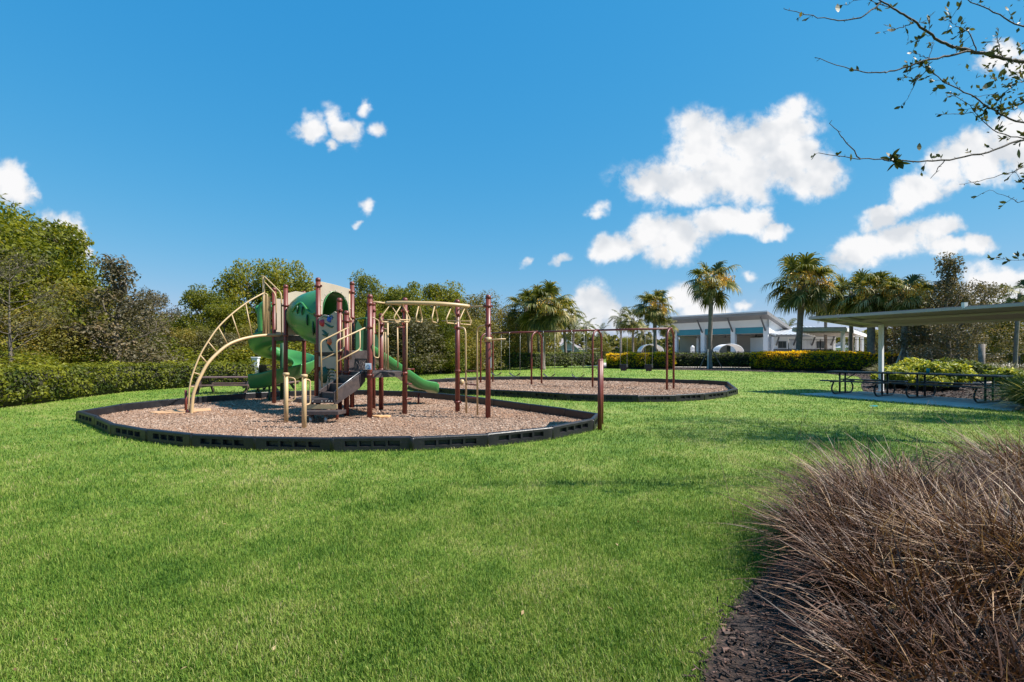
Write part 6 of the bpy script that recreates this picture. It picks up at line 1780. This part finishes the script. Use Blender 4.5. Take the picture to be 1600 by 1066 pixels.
for x in (1.05, 5.7):
    f = wbox('window', x-.5, x+.5, -.05, .02, 2.0, 2.85, 'darkstone'); g = wbox('pane', x-.42, x+.42, -.07, -.052, 2.08, 2.77, 'glass', f)
    wbox('mullion', x-.02, x+.02, -.09, -.072, 2.08, 2.77, 'darkstone', f)
for x in (.3, 2.4, 4.6, 6.9):
    m = MB(); m.bar((x, -.08, 2.35), (x, -.72, 3.38), .14, .12); m.build('roof_bracket', M['darkstone'], WG)
# white pergola
PG = empty('white_pergola', (24.5, 46.5, 0)); tag(PG, 'white flat pergola on square white posts left of the canopy', 'pergola'); O = Vector((24.5, 46.5, 0))
c4 = [Vector((24.9, 45.4, 0)), Vector((29.3, 44.9, 0)), Vector((42.2, 61.0, 0)), Vector((36.4, 61.4, 0))]
m = MB(); m.prism([tuple(p-O)[:2] for p in c4], 3.62, 3.70); m.build('roof_sheet', M['rooflight'], PG)
for i in range(4):
    m = MB(); m.bar(c4[i]-O+Vector((0, 0, 3.47)), c4[(i+1) % 4]-O+Vector((0, 0, 3.47)), .14, .28); m.build('rim_beam', M['white'], PG)
for k in range(7):
    t_ = (k+.5)/7; m = MB(); m.bar(c4[0].lerp(c4[3], t_)-O+Vector((0, 0, 3.5)), c4[1].lerp(c4[2], t_)-O+Vector((0, 0, 3.5)), .08, .18); m.build('rafter', M['beigewall'], PG)
for k in range(4):
    for s in (1,):
        q = (c4[1] if s else c4[0]).lerp(c4[2] if s else c4[3], .01+k*.30)
        q = q+(Vector((-.25, .1, 0)) if s else Vector((.25, 0, 0)))
        m = MB(); m.box(q-O+Vector((0, 0, 1.68)), (.26, .26, 3.36)); m.build('post', M['white'], PG, bevel=.015)
# cabana domes
def dome(px, D, wd_, label):
    x = (px-800)*D/800; t = empty('cabana', (x, D, 0)); tag(t, label, 'cabana')
    Rr = wd_/2; zt = 2.42; za = 1.55
    for k in range(7):
        a0 = math.pi*k/7; a1 = math.pi*(k+1)/7; m = MB(); p_ = []
        for a in (a0, (a0+a1)/2, a1):
            p_.append((math.cos(a)*Rr, za+(zt-za)*math.sin(a)))
        for (A_, B_) in ((p_[0], p_[1]), (p_[1], p_[2])):
            m.add([(A_[0], -.9, A_[1]), (B_[0], -.9, B_[1]), (B_[0], .9, B_[1]+.0), (A_[0], .9, A_[1]), (A_[0]*.97, -.9, A_[1]-.05), (B_[0]*.97, -.9, B_[1]-.05), (B_[0]*.97, .9, B_[1]-.05), (A_[0]*.97, .9, A_[1]-.05)],
                  [(0, 1, 2, 3), (4, 5, 6, 7), (0, 1, 5, 4), (2, 3, 7, 6)])
        m.build('canvas_strip', M['white' if k % 2 else 'whitewall'], t)
    m = MB(); m.tube(arcpts((0, -.92, za), (Rr, 0, 0), (0, 0, zt-za), 0, math.pi, 14), .04, 6); m.build('hoop', M['white'], t)
    for s in (-1, 1):
        for y in (-.88, .88): m = MB(); m.tube([(s*Rr*.98, y, 0), (s*Rr*.98, y, za)], .04, 8); m.build('leg', M['canopyrim'], t)
    m = MB(); m.box((0, 0, .35), (wd_*.85, 1.6, .35)); m.build('daybed', M['beigewall'], t, bevel=.05)
dome(1016, 58, 2.5, 'white domed cabana behind the golden hedge, left of the pool house')
dome(1137, 58.2, 2.8, 'white domed cabana before the open bays of the pool house')
m = MB(); m.box(((1082-800)*59/800, 59, 1.0), (.36, .36, 2.0)); m.lathe(((1082-800)*59/800, 59, 0), [(.24, 2.0), (.24, 2.12), (.05, 2.3)], 8); tag(m.build('white_pillar', M['white']), 'slim white pillar on the pool deck between the columns', 'pillar')  # plain white pillar with a cap
m = MB(); q = P(399.5, 574, 24.2)
m.box((q.x, q.y, .58), (.28, .20, 1.16)); m.box((q.x, q.y, 1.19), (.34, .26, .06)); tag(m.build('utility_box', M['white'], bevel=.012), 'white utility box standing in the gap of the left hedge', 'utility box')

# ------------------------------------------------------------------ far houses
def house(px0, px1, D, yeave, yridge, wallm, label, gable=None, depth=9, roofm='shingle', wins=3, hip=True):
    x0 = (px0-800)*D/800; x1 = (px1-800)*D/800; ze = CAMZ-(yeave-552)*D/800; zr = CAMZ-(yridge-552)*D/800
    t = empty('house', ((x0+x1)/2, D, 0)); tag(t, label, 'house', 'houses beyond the fence'); L2 = (x1-x0)/2
    m = MB(); m.box((0, depth/2, ze/2), (2*L2, depth, ze)); m.build('wall', M[wallm], t)
    m = MB(); k = depth*.42 if hip else -.3; o = .5
    m.add([(-L2-o, -o, ze-.05), (L2+o, -o, ze-.05), (L2+o, depth+o, ze-.05), (-L2-o, depth+o, ze-.05), (-L2+k, depth/2, zr), (L2-k, depth/2, zr)], [(0, 1, 5, 4), (1, 2, 5), (2, 3, 4, 5), (3, 0, 4), (0, 3, 2, 1)])
    m.build('roof', M[roofm], t)
    for i in range(wins):
        x = -L2+2*L2*(i+.5)/wins; m = MB(); m.box((x, -.04, ze*.58), (1.5, .1, 1.3)); f = m.build('window', M['white'], t)
        m = MB(); m.box((x, -.10, ze*.58), (1.25, .04, 1.05)); m.build('pane', M['glass'], f)
    if gable:
        g0, g1, gz = gable; a = (g0-800)*D/800-(x0+x1)/2; b = (g1-800)*D/800-(x0+x1)/2; zt = CAMZ-(gz-552)*D/800; c_ = (a+b)/2
        m = MB(); m.plate((0, -1.2, 0), (1, 0, 0), (0, 0, 1), [(a, 0), (b, 0), (b, ze-.2), (c_, zt-.3), (a, ze-.2)], .2); m.build('gable_wall', M[wallm], t)
        for s, e in ((a-.4, c_), (b+.4, c_)):
            m = MB(); m.add([(s, -1.7, ze-.35), (e, -1.7, zt), (e, depth*.5, zt), (s, depth*.5, ze-.35), (s, -1.7, ze-.6), (e, -1.7, zt-.25)], [(0, 1, 2, 3), (0, 1, 5, 4)]); m.build('gable_roof', M[roofm], t)
            m = MB(); m.bar((s, -1.75, ze-.45), (e, -1.75, zt-.12), .12, .32, up=(0, 1, 0)); m.build('barge_board', M['white'], t)
        m = MB(); m.box((c_, -1.34, ze*.55), (1.8, .1, 1.4)); f = m.build('window', M['white'], t); m = MB(); m.box((c_, -1.41, ze*.55), (1.5, .04, 1.15)); m.build('pane', M['glass'], f)
    return t
house(858, 905, 105, 543, 528, 'lavender', 'grey house with a brown roof and a front gable behind the left palms', gable=(872, 900, 531))
house(838, 880, 135, 532, 518, 'bluehouse', 'taller blue grey two storey house behind the swing beam', wins=4, hip=True)
house(905, 938, 120, 546, 539, 'whitewall', 'low pale house seen between the second and third swing arches', wins=2)
house(958, 1000, 125, 545, 538, 'whitewall', 'low pale house behind the tall feathery palm', wins=2)
house(1376, 1424, 92, 541, 533, 'bluehouse', 'blue house with a white trimmed gable behind the palm trunks', gable=(1381, 1412, 529), roofm='rooflight')
house(1326, 1360, 110, 543, 534, 'whitewall', 'white house seen between the pergola posts', wins=2, roofm='rooflight')
house(1585, 1660, 80, 526, 511, 'whitewall', 'pale house at the right edge beyond the oaks', wins=3)
